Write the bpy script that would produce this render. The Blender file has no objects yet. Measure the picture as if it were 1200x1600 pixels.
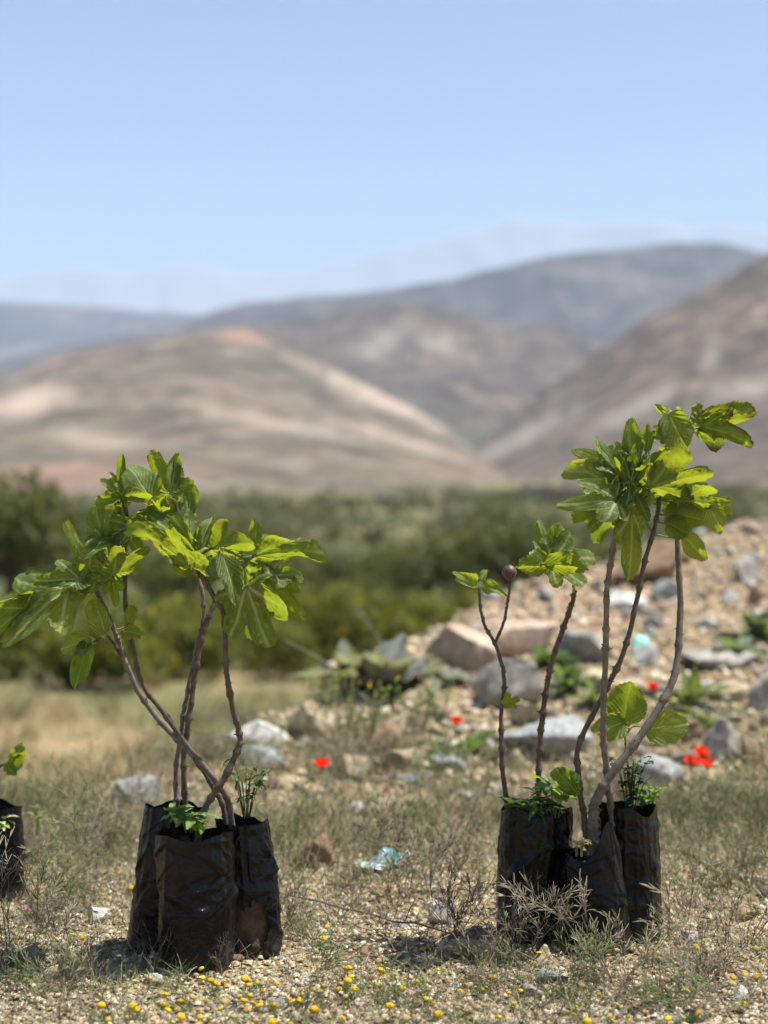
import bpy, bmesh, math, random
import numpy as np
from mathutils import Vector, Matrix

# ------------------------------------------------------------------ camera, sky, sun, exposure
SC = bpy.context.scene
COL = SC.collection
F, H = 2600.0, 0.856                    # focal length in photo pixels, camera height in metres
cam_d = bpy.data.cameras.new('camera')
cam_d.sensor_fit = 'VERTICAL'
cam_d.sensor_height = 36.0
cam_d.sensor_width = 27.0
cam_d.lens = 36.0 * F / 1600.0
cam_d.clip_start = 0.05
cam_d.clip_end = 60000.0
cam_d.dof.use_dof = True
cam_d.dof.focus_distance = 3.16
cam_d.dof.aperture_fstop = 2.25
cam = bpy.data.objects.new('camera', cam_d)
COL.objects.link(cam)
cam.location = (0, 0, H)
cam.rotation_euler = (math.radians(90), 0, 0)
SC.camera = cam

SUN_EL, SUN_AZ = math.radians(67), math.radians(84)      # azimuth clockwise from +Y (straight ahead)
sdir = Vector((math.cos(SUN_EL) * math.sin(SUN_AZ), math.cos(SUN_EL) * math.cos(SUN_AZ), math.sin(SUN_EL)))
world = bpy.data.worlds.new('World')
SC.world = world
world.use_nodes = True
wn = world.node_tree
sky = wn.nodes.new('ShaderNodeTexSky')
sky.sky_type = 'NISHITA'
sky.sun_disc = False
sky.sun_elevation = SUN_EL
sky.sun_rotation = SUN_AZ
sky.altitude = 1200
sky.air_density = 1.0
sky.dust_density = 0.6
sky.ozone_density = 1.6
bg = wn.nodes['Background']
bg.inputs['Strength'].default_value = 0.056
wn.links.new(sky.outputs['Color'], bg.inputs['Color'])
sun_d = bpy.data.lights.new('sun', 'SUN')
sun_d.energy = 5.0
sun_d.angle = math.radians(0.53)
sun_d.color = (1.0, 0.955, 0.88)
sun = bpy.data.objects.new('sun', sun_d)
COL.objects.link(sun)
sun.rotation_euler = sdir.to_track_quat('Z', 'Y').to_euler()
sun.location = (3, 0, 12)

SC.view_settings.view_transform = 'Standard'
SC.view_settings.look = 'None'
SC.view_settings.gamma = 1.0
SC.view_settings.use_curve_mapping = False
SC.view_settings.exposure = 1.15
SC.cycles.max_bounces = 8
SC.cycles.transparent_max_bounces = 8
SC.cycles.volume_bounces = 1
SC.cycles.use_denoising = True

R = random.Random(11)
MARKS = []                              # findable things, for saying where a small thing lies
SAID = {}
NR = np.random.default_rng(7)
rad = math.radians


# ------------------------------------------------------------------ helpers
def P(px, py, d):
    """the point at distance d (metres straight ahead) that the photo shows at px, py"""
    return np.array(((px - 600.0) / F * d, d, H + (800.0 - py) / F * d))


def hash3(ix, iy, iz, seed=0):
    n = (ix * 374761393 + iy * 668265263 + iz * 2147483647 % 1013904223 + iz * 1274126177 + seed * 974634211) & 0xFFFFFFFF
    n = ((n ^ (n >> 13)) * 1274126177) & 0xFFFFFFFF
    n = n ^ (n >> 16)
    return (n & 0xFFFF) / 65535.0


def vnoise(x, y, z=None, seed=0):
    """vectorised value noise, -1..1"""
    x = np.asarray(x, float); y = np.asarray(y, float)
    z = np.zeros_like(x) if z is None else np.asarray(z, float)
    ix, iy, iz = np.floor(x).astype(np.int64), np.floor(y).astype(np.int64), np.floor(z).astype(np.int64)
    fx, fy, fz = x - ix, y - iy, z - iz
    fx = fx * fx * (3 - 2 * fx); fy = fy * fy * (3 - 2 * fy); fz = fz * fz * (3 - 2 * fz)
    r = 0
    for a in (0, 1):
        for b in (0, 1):
            for c in (0, 1):
                w = (fx if a else 1 - fx) * (fy if b else 1 - fy) * (fz if c else 1 - fz)
                r = r + w * hash3(ix + a, iy + b, iz + c, seed)
    return r * 2 - 1


def fbm(x, y, z=None, octaves=4, seed=0):
    x = np.asarray(x, float); y = np.asarray(y, float)
    r, a, f = 0, 0.5, 1.0
    for k in range(octaves):
        r = r + a * vnoise(x * f, y * f, None if z is None else np.asarray(z) * f, seed + k * 17)
        a *= 0.5; f *= 2.03
    return r


def mesh(name, verts, faces, mat=None, smooth=True, colors=None, attrs=None):
    me = bpy.data.meshes.new(name)
    verts = np.asarray(verts, np.float32).reshape(-1, 3)
    if isinstance(faces, np.ndarray) and faces.ndim == 2:
        n, k = faces.shape
        me.vertices.add(len(verts)); me.vertices.foreach_set('co', verts.ravel())
        me.loops.add(n * k); me.loops.foreach_set('vertex_index', faces.astype(np.int32).ravel())
        me.polygons.add(n)
        me.polygons.foreach_set('loop_start', np.arange(0, n * k, k, dtype=np.int32))
        me.polygons.foreach_set('loop_total', np.full(n, k, np.int32))
        me.update(calc_edges=True)
    else:
        me.from_pydata(verts.tolist(), [], [tuple(int(i) for i in f) for f in faces])
        me.update()
    if smooth and len(me.polygons):
        me.polygons.foreach_set('use_smooth', np.ones(len(me.polygons), bool))
    if colors is not None:
        c = np.asarray(colors, np.float32)
        if c.shape[1] == 3:
            c = np.concatenate([c, np.ones((len(c), 1), np.float32)], 1)
        at = me.color_attributes.new('tint', 'FLOAT_COLOR', 'POINT')
        at.data.foreach_set('color', c.ravel())
    for k, v in (attrs or {}).items():
        at = me.attributes.new(k, 'FLOAT', 'POINT')
        at.data.foreach_set('value', np.asarray(v, np.float32))
    if mat is not None:
        me.materials.append(mat)
    return me


def link(name, data, parent=None, loc=None):
    o = bpy.data.objects.new(name, data)
    COL.objects.link(o)
    if parent is not None:
        o.parent = parent
    if loc is not None:
        o.location = tuple(float(v) for v in loc)
    return o


def tag(o, label, cat, group=None):
    o['label'] = label; o['category'] = cat
    if group:
        o['group'] = group
    return o


def thing(name, label, cat, loc, group=None):
    return tag(link(name, None, None, loc), label, cat, group)


def kind(o, k, label=None):
    o['kind'] = k
    if label:
        o['label'] = label
    return o


class MB:
    """collects shapes into one mesh"""
    def __init__(s):
        s.v, s.f, s.c, s.n = [], [], [], 0

    def add(s, v, f, c=None):
        v = np.asarray(v, float).reshape(-1, 3)
        s.v.append(v)
        s.f += [tuple(i + s.n for i in q) for q in f]
        s.c.append(np.tile(np.asarray((1, 1, 1) if c is None else c, float), (len(v), 1)))
        s.n += len(v)

    def tube(s, pts, r0, r1=None, sides=5, c=None):
        v, f = tube(pts, r0, r1, sides)
        s.add(v, f, c)

    def mesh(s, name, mat, smooth=True, origin=(0, 0, 0)):
        v = np.concatenate(s.v) - np.asarray(origin, float)
        return mesh(name, v, s.f, mat, smooth, np.concatenate(s.c))


def resample(pts, n):
    """Catmull-Rom through the points"""
    p = np.asarray(pts, float)
    p = np.vstack([2 * p[0] - p[1], p, 2 * p[-1] - p[-2]])
    m = len(p) - 3
    out = []
    for t in np.linspace(0, m - 1e-6, n):
        i = int(t); u = t - i
        a, b, c, d = p[i:i + 4]
        out.append(0.5 * (2 * b + (c - a) * u + (2 * a - 5 * b + 4 * c - d) * u * u + (3 * b - a - 3 * c + d) * u ** 3))
    return np.array(out)


def tube(pts, r0, r1=None, sides=6, cap=True):
    p = np.asarray(pts, float)
    n = len(p)
    rr = np.asarray(r0, float) if np.ndim(r0) else np.linspace(r0, r0 if r1 is None else r1, n)
    t = np.gradient(p, axis=0)
    t /= np.linalg.norm(t, axis=1)[:, None] + 1e-12
    u = np.cross(t[0], (0.3, 0.9, 0.2)); u /= np.linalg.norm(u) + 1e-12
    v = []
    ang = np.linspace(0, 2 * np.pi, sides, endpoint=False)
    for i in range(n):
        u = u - t[i] * (u @ t[i]); u /= np.linalg.norm(u) + 1e-12
        w = np.cross(t[i], u)
        v.append(p[i] + rr[i] * (np.cos(ang)[:, None] * u + np.sin(ang)[:, None] * w))
    v = np.concatenate(v)
    f = []
    for i in range(n - 1):
        for k in range(sides):
            a, b = i * sides + k, i * sides + (k + 1) % sides
            f.append((a, b, b + sides, a + sides))
    if cap:
        f.append(tuple(range(sides))[::-1]); f.append(tuple((n - 1) * sides + k for k in range(sides)))
    return v, f


def where(x, y):
    """where a small thing lies, told by the nearest findable thing"""
    mx, my, nm = min(MARKS, key=lambda m: (m[0] - x) ** 2 + ((m[1] - y) * .8) ** 2)
    dx, dy = x - mx, y - my
    r = math.hypot(dx, dy)
    side = ('right of' if dx > 0 else 'left of') if abs(dx) > abs(dy) * .8 else ('behind' if dy > 0 else 'in front of')
    diag = ''
    if min(abs(dx), abs(dy)) > .4 * r:
        side = ('behind and ' if dy > 0 else 'before and ') + ('right of' if dx > 0 else 'left of')
    return ('just ' if r < .12 else 'well ' if r > .4 else '') + side + ' the ' + nm


# ------------------------------------------------------------------ materials
def new_mat(name):
    m = bpy.data.materials.new(name)
    m.use_nodes = True
    nt = m.node_tree
    return m, nt, nt.nodes['Principled BSDF']


def nd(nt, typ, **kw):
    n = nt.nodes.new(typ)
    for k, v in kw.items():
        if k in n.inputs:
            n.inputs[k].default_value = v
        else:
            setattr(n, k, v)
    return n


def rampn(nt, fac, stops):
    r = nt.nodes.new('ShaderNodeValToRGB')
    while len(r.color_ramp.elements) < len(stops):
        r.color_ramp.elements.new(0.5)
    for e, (p, c) in zip(r.color_ramp.elements, stops):
        e.position = p
        e.color = (c[0], c[1], c[2], 1) if np.ndim(c) else (c, c, c, 1)
    nt.links.new(fac, r.inputs['Fac'])
    return r.outputs['Color']


def noise(nt, scale, detail=5, rough=0.6, vec=None, dist=0.0):
    n = nd(nt, 'ShaderNodeTexNoise', Scale=scale, Detail=detail, Roughness=rough, Distortion=dist)
    if vec is not None:
        nt.links.new(vec, n.inputs['Vector'])
    return n.outputs['Fac']


def mix(nt, fac, a, b, blend='MIX'):
    m = nt.nodes.new('ShaderNodeMix'); m.data_type = 'RGBA'; m.blend_type = blend
    for sock, val in ((m.inputs[0], fac), (m.inputs[6], a), (m.inputs[7], b)):
        if isinstance(val, bpy.types.NodeSocket):
            nt.links.new(val, sock)
        elif np.ndim(val):
            sock.default_value = (val[0], val[1], val[2], 1)
        else:
            sock.default_value = val
    return m.outputs[2]


def bump(nt, bsdf, height, strength, dist):
    b = nd(nt, 'ShaderNodeBump', Strength=strength, Distance=dist)
    nt.links.new(height, b.inputs['Height'])
    nt.links.new(b.outputs['Normal'], bsdf.inputs['Normal'])


def geo_pos(nt):
    return nt.nodes.new('ShaderNodeNewGeometry').outputs['Position']


def obj_co(nt):
    return nt.nodes.new('ShaderNodeTexCoord').outputs['Object']


def tinted(name, rough=0.9, nscale=300, amount=0.35, bstr=0.3, bdist=0.002, spec=0.2):
    """colour from the mesh's own tint attribute, broken up by noise"""
    m, nt, b = new_mat(name)
    at = nd(nt, 'ShaderNodeAttribute', attribute_name='tint')
    co = obj_co(nt)
    n = noise(nt, nscale, 5, 0.65, co)
    k = rampn(nt, n, [(0.25, 1 - amount), (0.75, 1 + amount * 0.6)])
    nt.links.new(mix(nt, 1.0, at.outputs['Color'], k, 'MULTIPLY'), b.inputs['Base Color'])
    b.inputs['Roughness'].default_value = rough
    b.inputs['Specular IOR Level'].default_value = spec
    if bstr:
        bump(nt, b, n, bstr, bdist)
    return m


def tinted_leafy(name, trans=0.35, rough=0.6):
    """thin plant matter: tint attribute, part of the light passes through"""
    m, nt, b = new_mat(name)
    at = nd(nt, 'ShaderNodeAttribute', attribute_name='tint')
    b.inputs['Roughness'].default_value = rough
    b.inputs['Specular IOR Level'].default_value = 0.25
    nt.links.new(at.outputs['Color'], b.inputs['Base Color'])
    t = nt.nodes.new('ShaderNodeBsdfTranslucent')
    nt.links.new(mix(nt, 1.0, at.outputs['Color'], (1.5, 1.5, 0.7), 'MULTIPLY'), t.inputs['Color'])
    ms = nd(nt, 'ShaderNodeMixShader', Fac=trans)
    nt.links.new(b.outputs[0], ms.inputs[1]); nt.links.new(t.outputs[0], ms.inputs[2])
    nt.links.new(ms.outputs[0], nt.nodes['Material Output'].inputs['Surface'])
    return m


def rock_mat(name, c1, c2, c3, scale=14):
    m, nt, b = new_mat(name)
    co = obj_co(nt)
    n1 = noise(nt, scale, 8, 0.68, co, 0.6)
    n2 = noise(nt, scale * 7, 5, 0.7, co)
    base = rampn(nt, n1, [(0.3, c1), (0.5, c2), (0.7, c3)])
    sp = rampn(nt, n2, [(0.3, 0.55), (0.6, 1.1)])
    nt.links.new(mix(nt, 1.0, base, sp, 'MULTIPLY'), b.inputs['Base Color'])
    b.inputs['Roughness'].default_value = 0.9
    b.inputs['Specular IOR Level'].default_value = 0.2
    h = mix(nt, 0.5, n1, n2)
    bump(nt, b, h, 0.7, 0.012)
    return m


M = {}


def make_materials():
    # --- ground: colours of the soil come from the tint attribute, grit from noise
    m, nt, b = new_mat('ground_soil')
    at = nd(nt, 'ShaderNodeAttribute', attribute_name='tint')
    pos = geo_pos(nt)
    n1 = noise(nt, 260, 6, 0.75, pos)
    n2 = noise(nt, 34, 5, 0.65, pos)
    n3 = noise(nt, 0.35, 6, 0.7, pos)
    k = rampn(nt, n1, [(0.3, 0.5), (0.5, 0.95), (0.7, 1.3)])
    c = mix(nt, 1.0, at.outputs['Color'], k, 'MULTIPLY')
    c = mix(nt, 1.0, c, rampn(nt, n2, [(0.3, 0.75), (0.7, 1.15)]), 'MULTIPLY')
    c = mix(nt, 1.0, c, rampn(nt, n3, [(0.35, (0.75, 0.85, 0.7)), (0.65, (1.15, 1.08, 1.02))]), 'MULTIPLY')
    nt.links.new(c, b.inputs['Base Color'])
    b.inputs['Roughness'].default_value = 0.95
    b.inputs['Specular IOR Level'].default_value = 0.1
    bump(nt, b, mix(nt, 0.35, n1, n2), 0.8, 0.006)
    M['soil'] = m
    # --- hills
    def hill(name, stops, scale, scrub, pale):
        m, nt, b = new_mat(name)
        pos = geo_pos(nt)
        mp = nd(nt, 'ShaderNodeMapping'); mp.inputs['Scale'].default_value = (1, 1, 1.7)
        nt.links.new(pos, mp.inputs['Vector'])
        n1 = noise(nt, scale, 7, 0.62, mp.outputs[0], 0.8)
        n2 = noise(nt, scale * 16, 5, 0.7, pos)
        n4 = noise(nt, scale * 5, 5, 0.65, mp.outputs[0], 0.5)
        n3 = noise(nt, scale * 2.2, 4, 0.55, mp.outputs[0], 1.2)
        c = rampn(nt, n1, stops)
        c = mix(nt, 1.0, c, rampn(nt, n4, [(0.34, 0.45), (0.5, 0.95), (0.66, 1.7)]), 'MULTIPLY')
        c = mix(nt, rampn(nt, n3, [(0.62, 0.0), (0.74, 0.6)]), c, pale)
        c = mix(nt, rampn(nt, n2, [(0.46, 0.0), (0.6, 0.75)]), c, scrub)
        pa = nd(nt, 'ShaderNodeAttribute', attribute_name='pale'); c = mix(nt, pa.outputs['Fac'], c, pale)
        ea = nd(nt, 'ShaderNodeAttribute', attribute_name='earth'); c = mix(nt, ea.outputs['Fac'], c, (0.29, 0.165, 0.12))
        ga = nd(nt, 'ShaderNodeAttribute', attribute_name='scrub')
        c = mix(nt, ga.outputs['Fac'], c, (0.062, 0.072, 0.045))
        nt.links.new(c, b.inputs['Base Color'])
        b.inputs['Roughness'].default_value = 1.0
        b.inputs['Specular IOR Level'].default_value = 0.05
        M[name] = m
    hill('hill_beige', [(0.34, (0.105, 0.088, 0.066)), (0.5, (0.145, 0.117, 0.09)), (0.64, (0.185, 0.132, 0.102))], 0.0055, (0.07, 0.066, 0.048), (0.36, 0.285, 0.225))
    hill('hill_brown', [(0.32, (0.07, 0.058, 0.047)), (0.5, (0.105, 0.08, 0.064)), (0.66, (0.135, 0.105, 0.08))], 0.004, (0.06, 0.056, 0.044), (0.25, 0.225, 0.195))
    hill('hill_scrub', [(0.32, (0.078, 0.066, 0.052)), (0.5, (0.12, 0.092, 0.072)), (0.66, (0.16, 0.115, 0.09))], 0.006, (0.062, 0.06, 0.045), (0.28, 0.25, 0.21))
    hill('hill_far', [(0.32, (0.055, 0.045, 0.04)), (0.5, (0.08, 0.064, 0.055)), (0.66, (0.12, 0.09, 0.075))], 0.002, (0.06, 0.055, 0.048), (0.19, 0.155, 0.13))
    m, nt, b = new_mat('mountain_snow')
    pos = geo_pos(nt)
    n1 = noise(nt, 0.0022, 6, 0.65, pos)
    sx = nt.nodes.new('ShaderNodeSeparateXYZ'); nt.links.new(pos, sx.inputs[0])
    mr = nd(nt, 'ShaderNodeMapRange'); mr.inputs[1].default_value = 1500; mr.inputs[2].default_value = 2300
    nt.links.new(sx.outputs[2], mr.inputs[0])
    ad = nd(nt, 'ShaderNodeMath', operation='ADD'); nt.links.new(mr.outputs[0], ad.inputs[0]); nt.links.new(n1, ad.inputs[1])
    nt.links.new(rampn(nt, ad.outputs[0], [(1.2, (0.23, 0.22, 0.225)), (1.34, (0.75, 0.75, 0.75))]), b.inputs['Base Color'])
    b.inputs['Roughness'].default_value = 1.0
    M['mountain_snow'] = m
    # --- stones
    M['rock_cream'] = rock_mat('rock_cream', (0.30, 0.23, 0.14), (0.45, 0.37, 0.24), (0.56, 0.49, 0.36))
    M['rock_orange'] = rock_mat('rock_orange', (0.30, 0.21, 0.15), (0.44, 0.33, 0.245), (0.56, 0.47, 0.38), 9)
    M['rock_grey'] = rock_mat('rock_grey', (0.19, 0.178, 0.155), (0.31, 0.29, 0.255), (0.45, 0.42, 0.37), 9)
    M['rock_blue'] = rock_mat('rock_blue', (0.19, 0.20, 0.195), (0.29, 0.305, 0.30), (0.42, 0.43, 0.42), 10)
    M['rock_brown'] = rock_mat('rock_brown', (0.17, 0.11, 0.07), (0.28, 0.19, 0.12), (0.36, 0.26, 0.18))
    M['rock_white'] = rock_mat('rock_white', (0.42, 0.40, 0.36), (0.58, 0.56, 0.52), (0.70, 0.69, 0.66))
    M['gravel'] = tinted('gravel', 0.9, 500, 0.45, 0.5, 0.003)
    M['straw'] = tinted_leafy('dry_straw', 0.2, 0.75)
    M['foliage'] = tinted_leafy('foliage', 0.4, 0.6)
    M['petal'] = tinted_leafy('petal', 0.4, 0.6)
    M['button'] = tinted('flower_button', 0.8, 900, 0.4, 0.8, 0.002)
    M['house'] = tinted('house_plaster', 0.9, 1.2, 0.25, 0.2, 0.02)
    # --- bark
    m, nt, b = new_mat('fig_bark')
    at = nd(nt, 'ShaderNodeAttribute', attribute_name='tint')
    co = obj_co(nt)
    n1 = noise(nt, 60, 6, 0.7, co)
    n2 = noise(nt, 420, 4, 0.7, co)
    k = rampn(nt, n1, [(0.3, 0.55), (0.7, 1.5)])
    c = mix(nt, 1.0, at.outputs['Color'], k, 'MULTIPLY')
    c = mix(nt, 1.0, c, rampn(nt, n2, [(0.3, 0.6), (0.7, 1.3)]), 'MULTIPLY')
    nt.links.new(c, b.inputs['Base Color'])
    b.inputs['Roughness'].default_value = 0.7
    b.inputs['Specular IOR Level'].default_value = 0.35
    bump(nt, b, mix(nt, 0.6, n1, n2), 0.6, 0.003)
    M['bark'] = m
    # --- fig leaf: darker glossy upper side, paler matt underside, light veins
    m, nt, b = new_mat('fig_leaf')
    ve = nd(nt, 'ShaderNodeAttribute', attribute_name='vein')
    br = nd(nt, 'ShaderNodeAttribute', attribute_name='burn')
    oi = nt.nodes.new('ShaderNodeObjectInfo')
    bf = nt.nodes.new('ShaderNodeNewGeometry')
    co = obj_co(nt)
    n1 = noise(nt, 45, 5, 0.6, co)
    n2 = noise(nt, 650, 3, 0.6, co)
    up = rampn(nt, n1, [(0.3, (0.014, 0.042, 0.005)), (0.7, (0.036, 0.080, 0.009))])
    dn = rampn(nt, n1, [(0.3, (0.05, 0.095, 0.022)), (0.7, (0.085, 0.135, 0.036))])
    c = mix(nt, bf.outputs['Backfacing'], up, dn)
    c = mix(nt, 1.0, c, rampn(nt, oi.outputs['Random'], [(0.0, 0.6), (1.0, 1.45)]), 'MULTIPLY')
    vc = mix(nt, bf.outputs['Backfacing'], (0.22, 0.30, 0.085), (0.46, 0.50, 0.26))
    vf = nd(nt, 'ShaderNodeMath', operation='MULTIPLY'); vf.inputs[1].default_value = 0.8
    nt.links.new(ve.outputs['Fac'], vf.inputs[0])
    c = mix(nt, vf.outputs[0], c, vc)
    c = mix(nt, br.outputs['Fac'], c, (0.09, 0.045, 0.02))
    nt.links.new(c, b.inputs['Base Color'])
    rg = nd(nt, 'ShaderNodeMapRange'); rg.inputs[3].default_value = 0.36; rg.inputs[4].default_value = 0.75
    nt.links.new(bf.outputs['Backfacing'], rg.inputs[0]); nt.links.new(rg.outputs[0], b.inputs['Roughness'])
    b.inputs['Specular IOR Level'].default_value = 0.4
    bump(nt, b, n2, 0.25, 0.001)
    t = nt.nodes.new('ShaderNodeBsdfTranslucent')
    tc = rampn(nt, n1, [(0.3, (0.24, 0.35, 0.012)), (0.7, (0.42, 0.52, 0.02))])
    tc = mix(nt, vf.outputs[0], tc, (0.38, 0.45, 0.06))
    tc = mix(nt, oi.outputs['Random'], tc, (0.42, 0.45, 0.02))
    tc = mix(nt, br.outputs['Fac'], tc, (0.10, 0.04, 0.01))
    nt.links.new(tc, t.inputs['Color'])
    ms = nd(nt, 'ShaderNodeMixShader', Fac=0.5)
    nt.links.new(b.outputs[0], ms.inputs[1]); nt.links.new(t.outputs[0], ms.inputs[2])
    nt.links.new(ms.outputs[0], nt.nodes['Material Output'].inputs['Surface'])
    M['leaf'] = m
    # --- black nursery bag plastic, dusty low down
    m, nt, b = new_mat('black_plastic')
    co = obj_co(nt)
    at = nd(nt, 'ShaderNodeAttribute', attribute_name='dust')
    n1 = noise(nt, 22, 6, 0.7, co)
    n2 = noise(nt, 230, 5, 0.75, co)
    mp = nd(nt, 'ShaderNodeMapping'); mp.inputs['Scale'].default_value = (14, 14, 34)
    nt.links.new(co, mp.inputs['Vector'])
    n3 = noise(nt, 1.0, 3, 0.5, mp.outputs[0], 1.4)
    ad = nd(nt, 'ShaderNodeMath', operation='MULTIPLY'); nt.links.new(n1, ad.inputs[0]); nt.links.new(n2, ad.inputs[1])
    a2 = nd(nt, 'ShaderNodeMath', operation='MULTIPLY_ADD'); nt.links.new(at.outputs['Fac'], a2.inputs[0]); a2.inputs[1].default_value = 0.34; nt.links.new(ad.outputs[0], a2.inputs[2])
    df = rampn(nt, a2.outputs[0], [(0.41, 0.0), (0.76, 0.5)])
    nt.links.new(mix(nt, df, (0.004, 0.004, 0.0045), (0.075, 0.068, 0.06)), b.inputs['Base Color'])
    nt.links.new(rampn(nt, df, [(0.0, 0.22), (0.6, 0.8)]), b.inputs['Roughness'])
    b.inputs['Specular IOR Level'].default_value = 0.22
    vo = nd(nt, 'ShaderNodeTexVoronoi', Scale=26.0); vo.feature = 'DISTANCE_TO_EDGE'
    dist = nd(nt, 'ShaderNodeMapping'); dist.inputs['Scale'].default_value = (.8, .8, 1.5)
    nt.links.new(mix(nt, 0.12, co, nd(nt, 'ShaderNodeTexNoise', Scale=18.0).outputs['Color'], 'ADD'), dist.inputs['Vector'])
    nt.links.new(dist.outputs[0], vo.inputs['Vector'])
    cr = rampn(nt, vo.outputs['Distance'], [(0.0, 0.0), (0.12, 0.8), (0.5, 1.0)])
    bump(nt, b, mix(nt, 0.16, mix(nt, 0.10, n3, n2), cr), 0.3, 0.006)
    M['bag'] = m
    m, nt, b = new_mat('root_ball_soil')
    co = obj_co(nt)
    n1 = noise(nt, 60, 7, 0.75, co)
    nt.links.new(rampn(nt, n1, [(0.3, (0.05, 0.03, 0.02)), (0.6, (0.17, 0.11, 0.07)), (0.8, (0.26, 0.19, 0.13))]), b.inputs['Base Color'])
    b.inputs['Roughness'].default_value = 0.95
    bump(nt, b, n1, 1.0, 0.01)
    M['root_soil'] = m
    m, nt, b = new_mat('fig_skin')
    n1 = noise(nt, 60, 4, 0.6, obj_co(nt))
    nt.links.new(rampn(nt, n1, [(0.3, (0.045, 0.02, 0.025)), (0.7, (0.13, 0.06, 0.05))]), b.inputs['Base Color'])
    b.inputs['Roughness'].default_value = 0.5
    M['fig'] = m


make_materials()


# ------------------------------------------------------------------ terrain height
EX = np.array([-6, -2.0, -1.1, -.86, -.5, -.29, -.1, .2, .8, 2.0, 4.0, 9.0])
EY = np.array([4.6, 4.8, 5.0, 5.3, 5.95, 6.3, 6.9, 7.6, 8.5, 9.2, 10.0, 11.0])
EZ = np.array([0, 0, 0, 0, .08, .13, .24, .30, .53, .80, 1.0, 1.1])
FY = np.array([-500, 8, 25, 50, 100, 150, 300, 600, 1000, 3000, 40000.])
FZ = np.array([-1.6, -1.6, -1.65, -2.5, -3.2, -2.6, 1.0, 7.5, 20, 50, 50.])


def gz(x, y, fine=True):
    x = np.asarray(x, float); y = np.asarray(y, float)
    e = np.interp(x, EX, EY) + 0.12 * vnoise(x * 2.1, y * 0 + 3.3, seed=5)
    ze = np.interp(x, EX, EZ)
    t = np.clip((y - 4.95) / (e - 4.95 + 1e-6), 0, 1)
    t = np.where(e > 4.96, t, 0) ** 1.15
    near = ze * t
    bumpy = 0.4 + 1.6 * t * (ze > 0.02)
    n = 0.016 * fbm(x * 5, y * 5, octaves=3, seed=2) * bumpy
    if fine:
        n = n + 0.006 * fbm(x * 28, y * 28, octaves=3, seed=9)
    far = np.interp(y, FY, FZ) + 0.004 * np.clip(y - 15, 0, 60) * fbm(x * .15, y * .15, octaves=3, seed=21)
    z = np.maximum(np.where(y > e, ze - (y - e) * 0.75, near), far)
    return z + np.where(y > 14, n * 2.5, n)


def on_ground(px, py, dmin=2.4, dmax=40.0):
    """where the photo's line of sight through px, py meets the terrain"""
    d = np.concatenate([np.arange(dmin, 12, 0.006), np.arange(12, dmax, 0.05)])
    x = (px - 600) / F * d
    z = H + (800 - py) / F * d
    k = np.nonzero(z <= gz(x, d))[0]
    i = k[0] if len(k) else len(d) - 1
    return np.array((x[i], d[i], float(gz(x[i], d[i]))))


def axis_coords(lo, hi, step, out_lo, out_hi, g):
    core = list(np.arange(lo, hi, step))
    up, s, v = [], step, core[-1]
    while v < out_hi:
        s *= g; v += s; up.append(v)
    dn, s, v = [], step, core[0]
    while v > out_lo:
        s *= g; v -= s; dn.append(v)
    return np.array(dn[::-1] + core + up)


def build_ground():
    xs = axis_coords(-1.35, 1.9, 0.02, -16000, 16000, 1.075)
    ys = axis_coords(2.3, 6.0, 0.022, -400, 16000, 1.06)
    X, Y = np.meshgrid(xs, ys)
    x, y = X.ravel(), Y.ravel()
    z = gz(x, y)
    nx, ny = len(xs), len(ys)
    i = (np.arange(ny - 1)[:, None] * nx + np.arange(nx - 1)[None, :]).ravel()
    f = np.stack([i, i + 1, i + 1 + nx, i + nx], 1)
    # soil colours: sandy gravel near by, redder earth on the mound, straw field, green valley
    e = np.interp(x, EX, EY); ze = np.interp(x, EX, EZ)
    sand = np.array((0.40, 0.305, 0.19)); red = np.array((0.31, 0.225, 0.155))
    straw = np.array((0.29, 0.22, 0.135)); green = np.array((0.085, 0.09, 0.042)); pale = np.array((0.33, 0.27, 0.17))
    w = np.clip((y - 5.0) / 0.8, 0, 1) * np.clip(ze * 6, 0, 1)
    c = sand + (red - sand) * w[:, None]
    q = np.clip(fbm(x * 0.55, y * 0.35, octaves=4, seed=31) * 3.2 + 0.35, 0, 1) * 0.8
    fieldc = straw + (green * 1.6 - straw) * q[:, None]
    c = np.where((y > e + 0.2)[:, None], fieldc, c)
    q = np.clip((y - 26) / 14, 0, 1)
    p = np.clip(fbm(x * .02, y * .02, octaves=4, seed=41) * 2.2 + 0.15, 0, 1)
    vall = green + (pale - green) * (p * 0.6)[:, None]
    c = c + (vall - c) * q[:, None]
    q = np.clip((y - 420) / 300, 0, 1)
    dry = np.array((0.27, 0.21, 0.13))
    c = c + (dry - c) * (q * (0.5 + 0.5 * p))[:, None]
    o = link('ground', mesh('ground', np.stack([x, y, z], 1), f, M['soil'], True, c))
    kind(o, 'structure')


build_ground()


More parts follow.
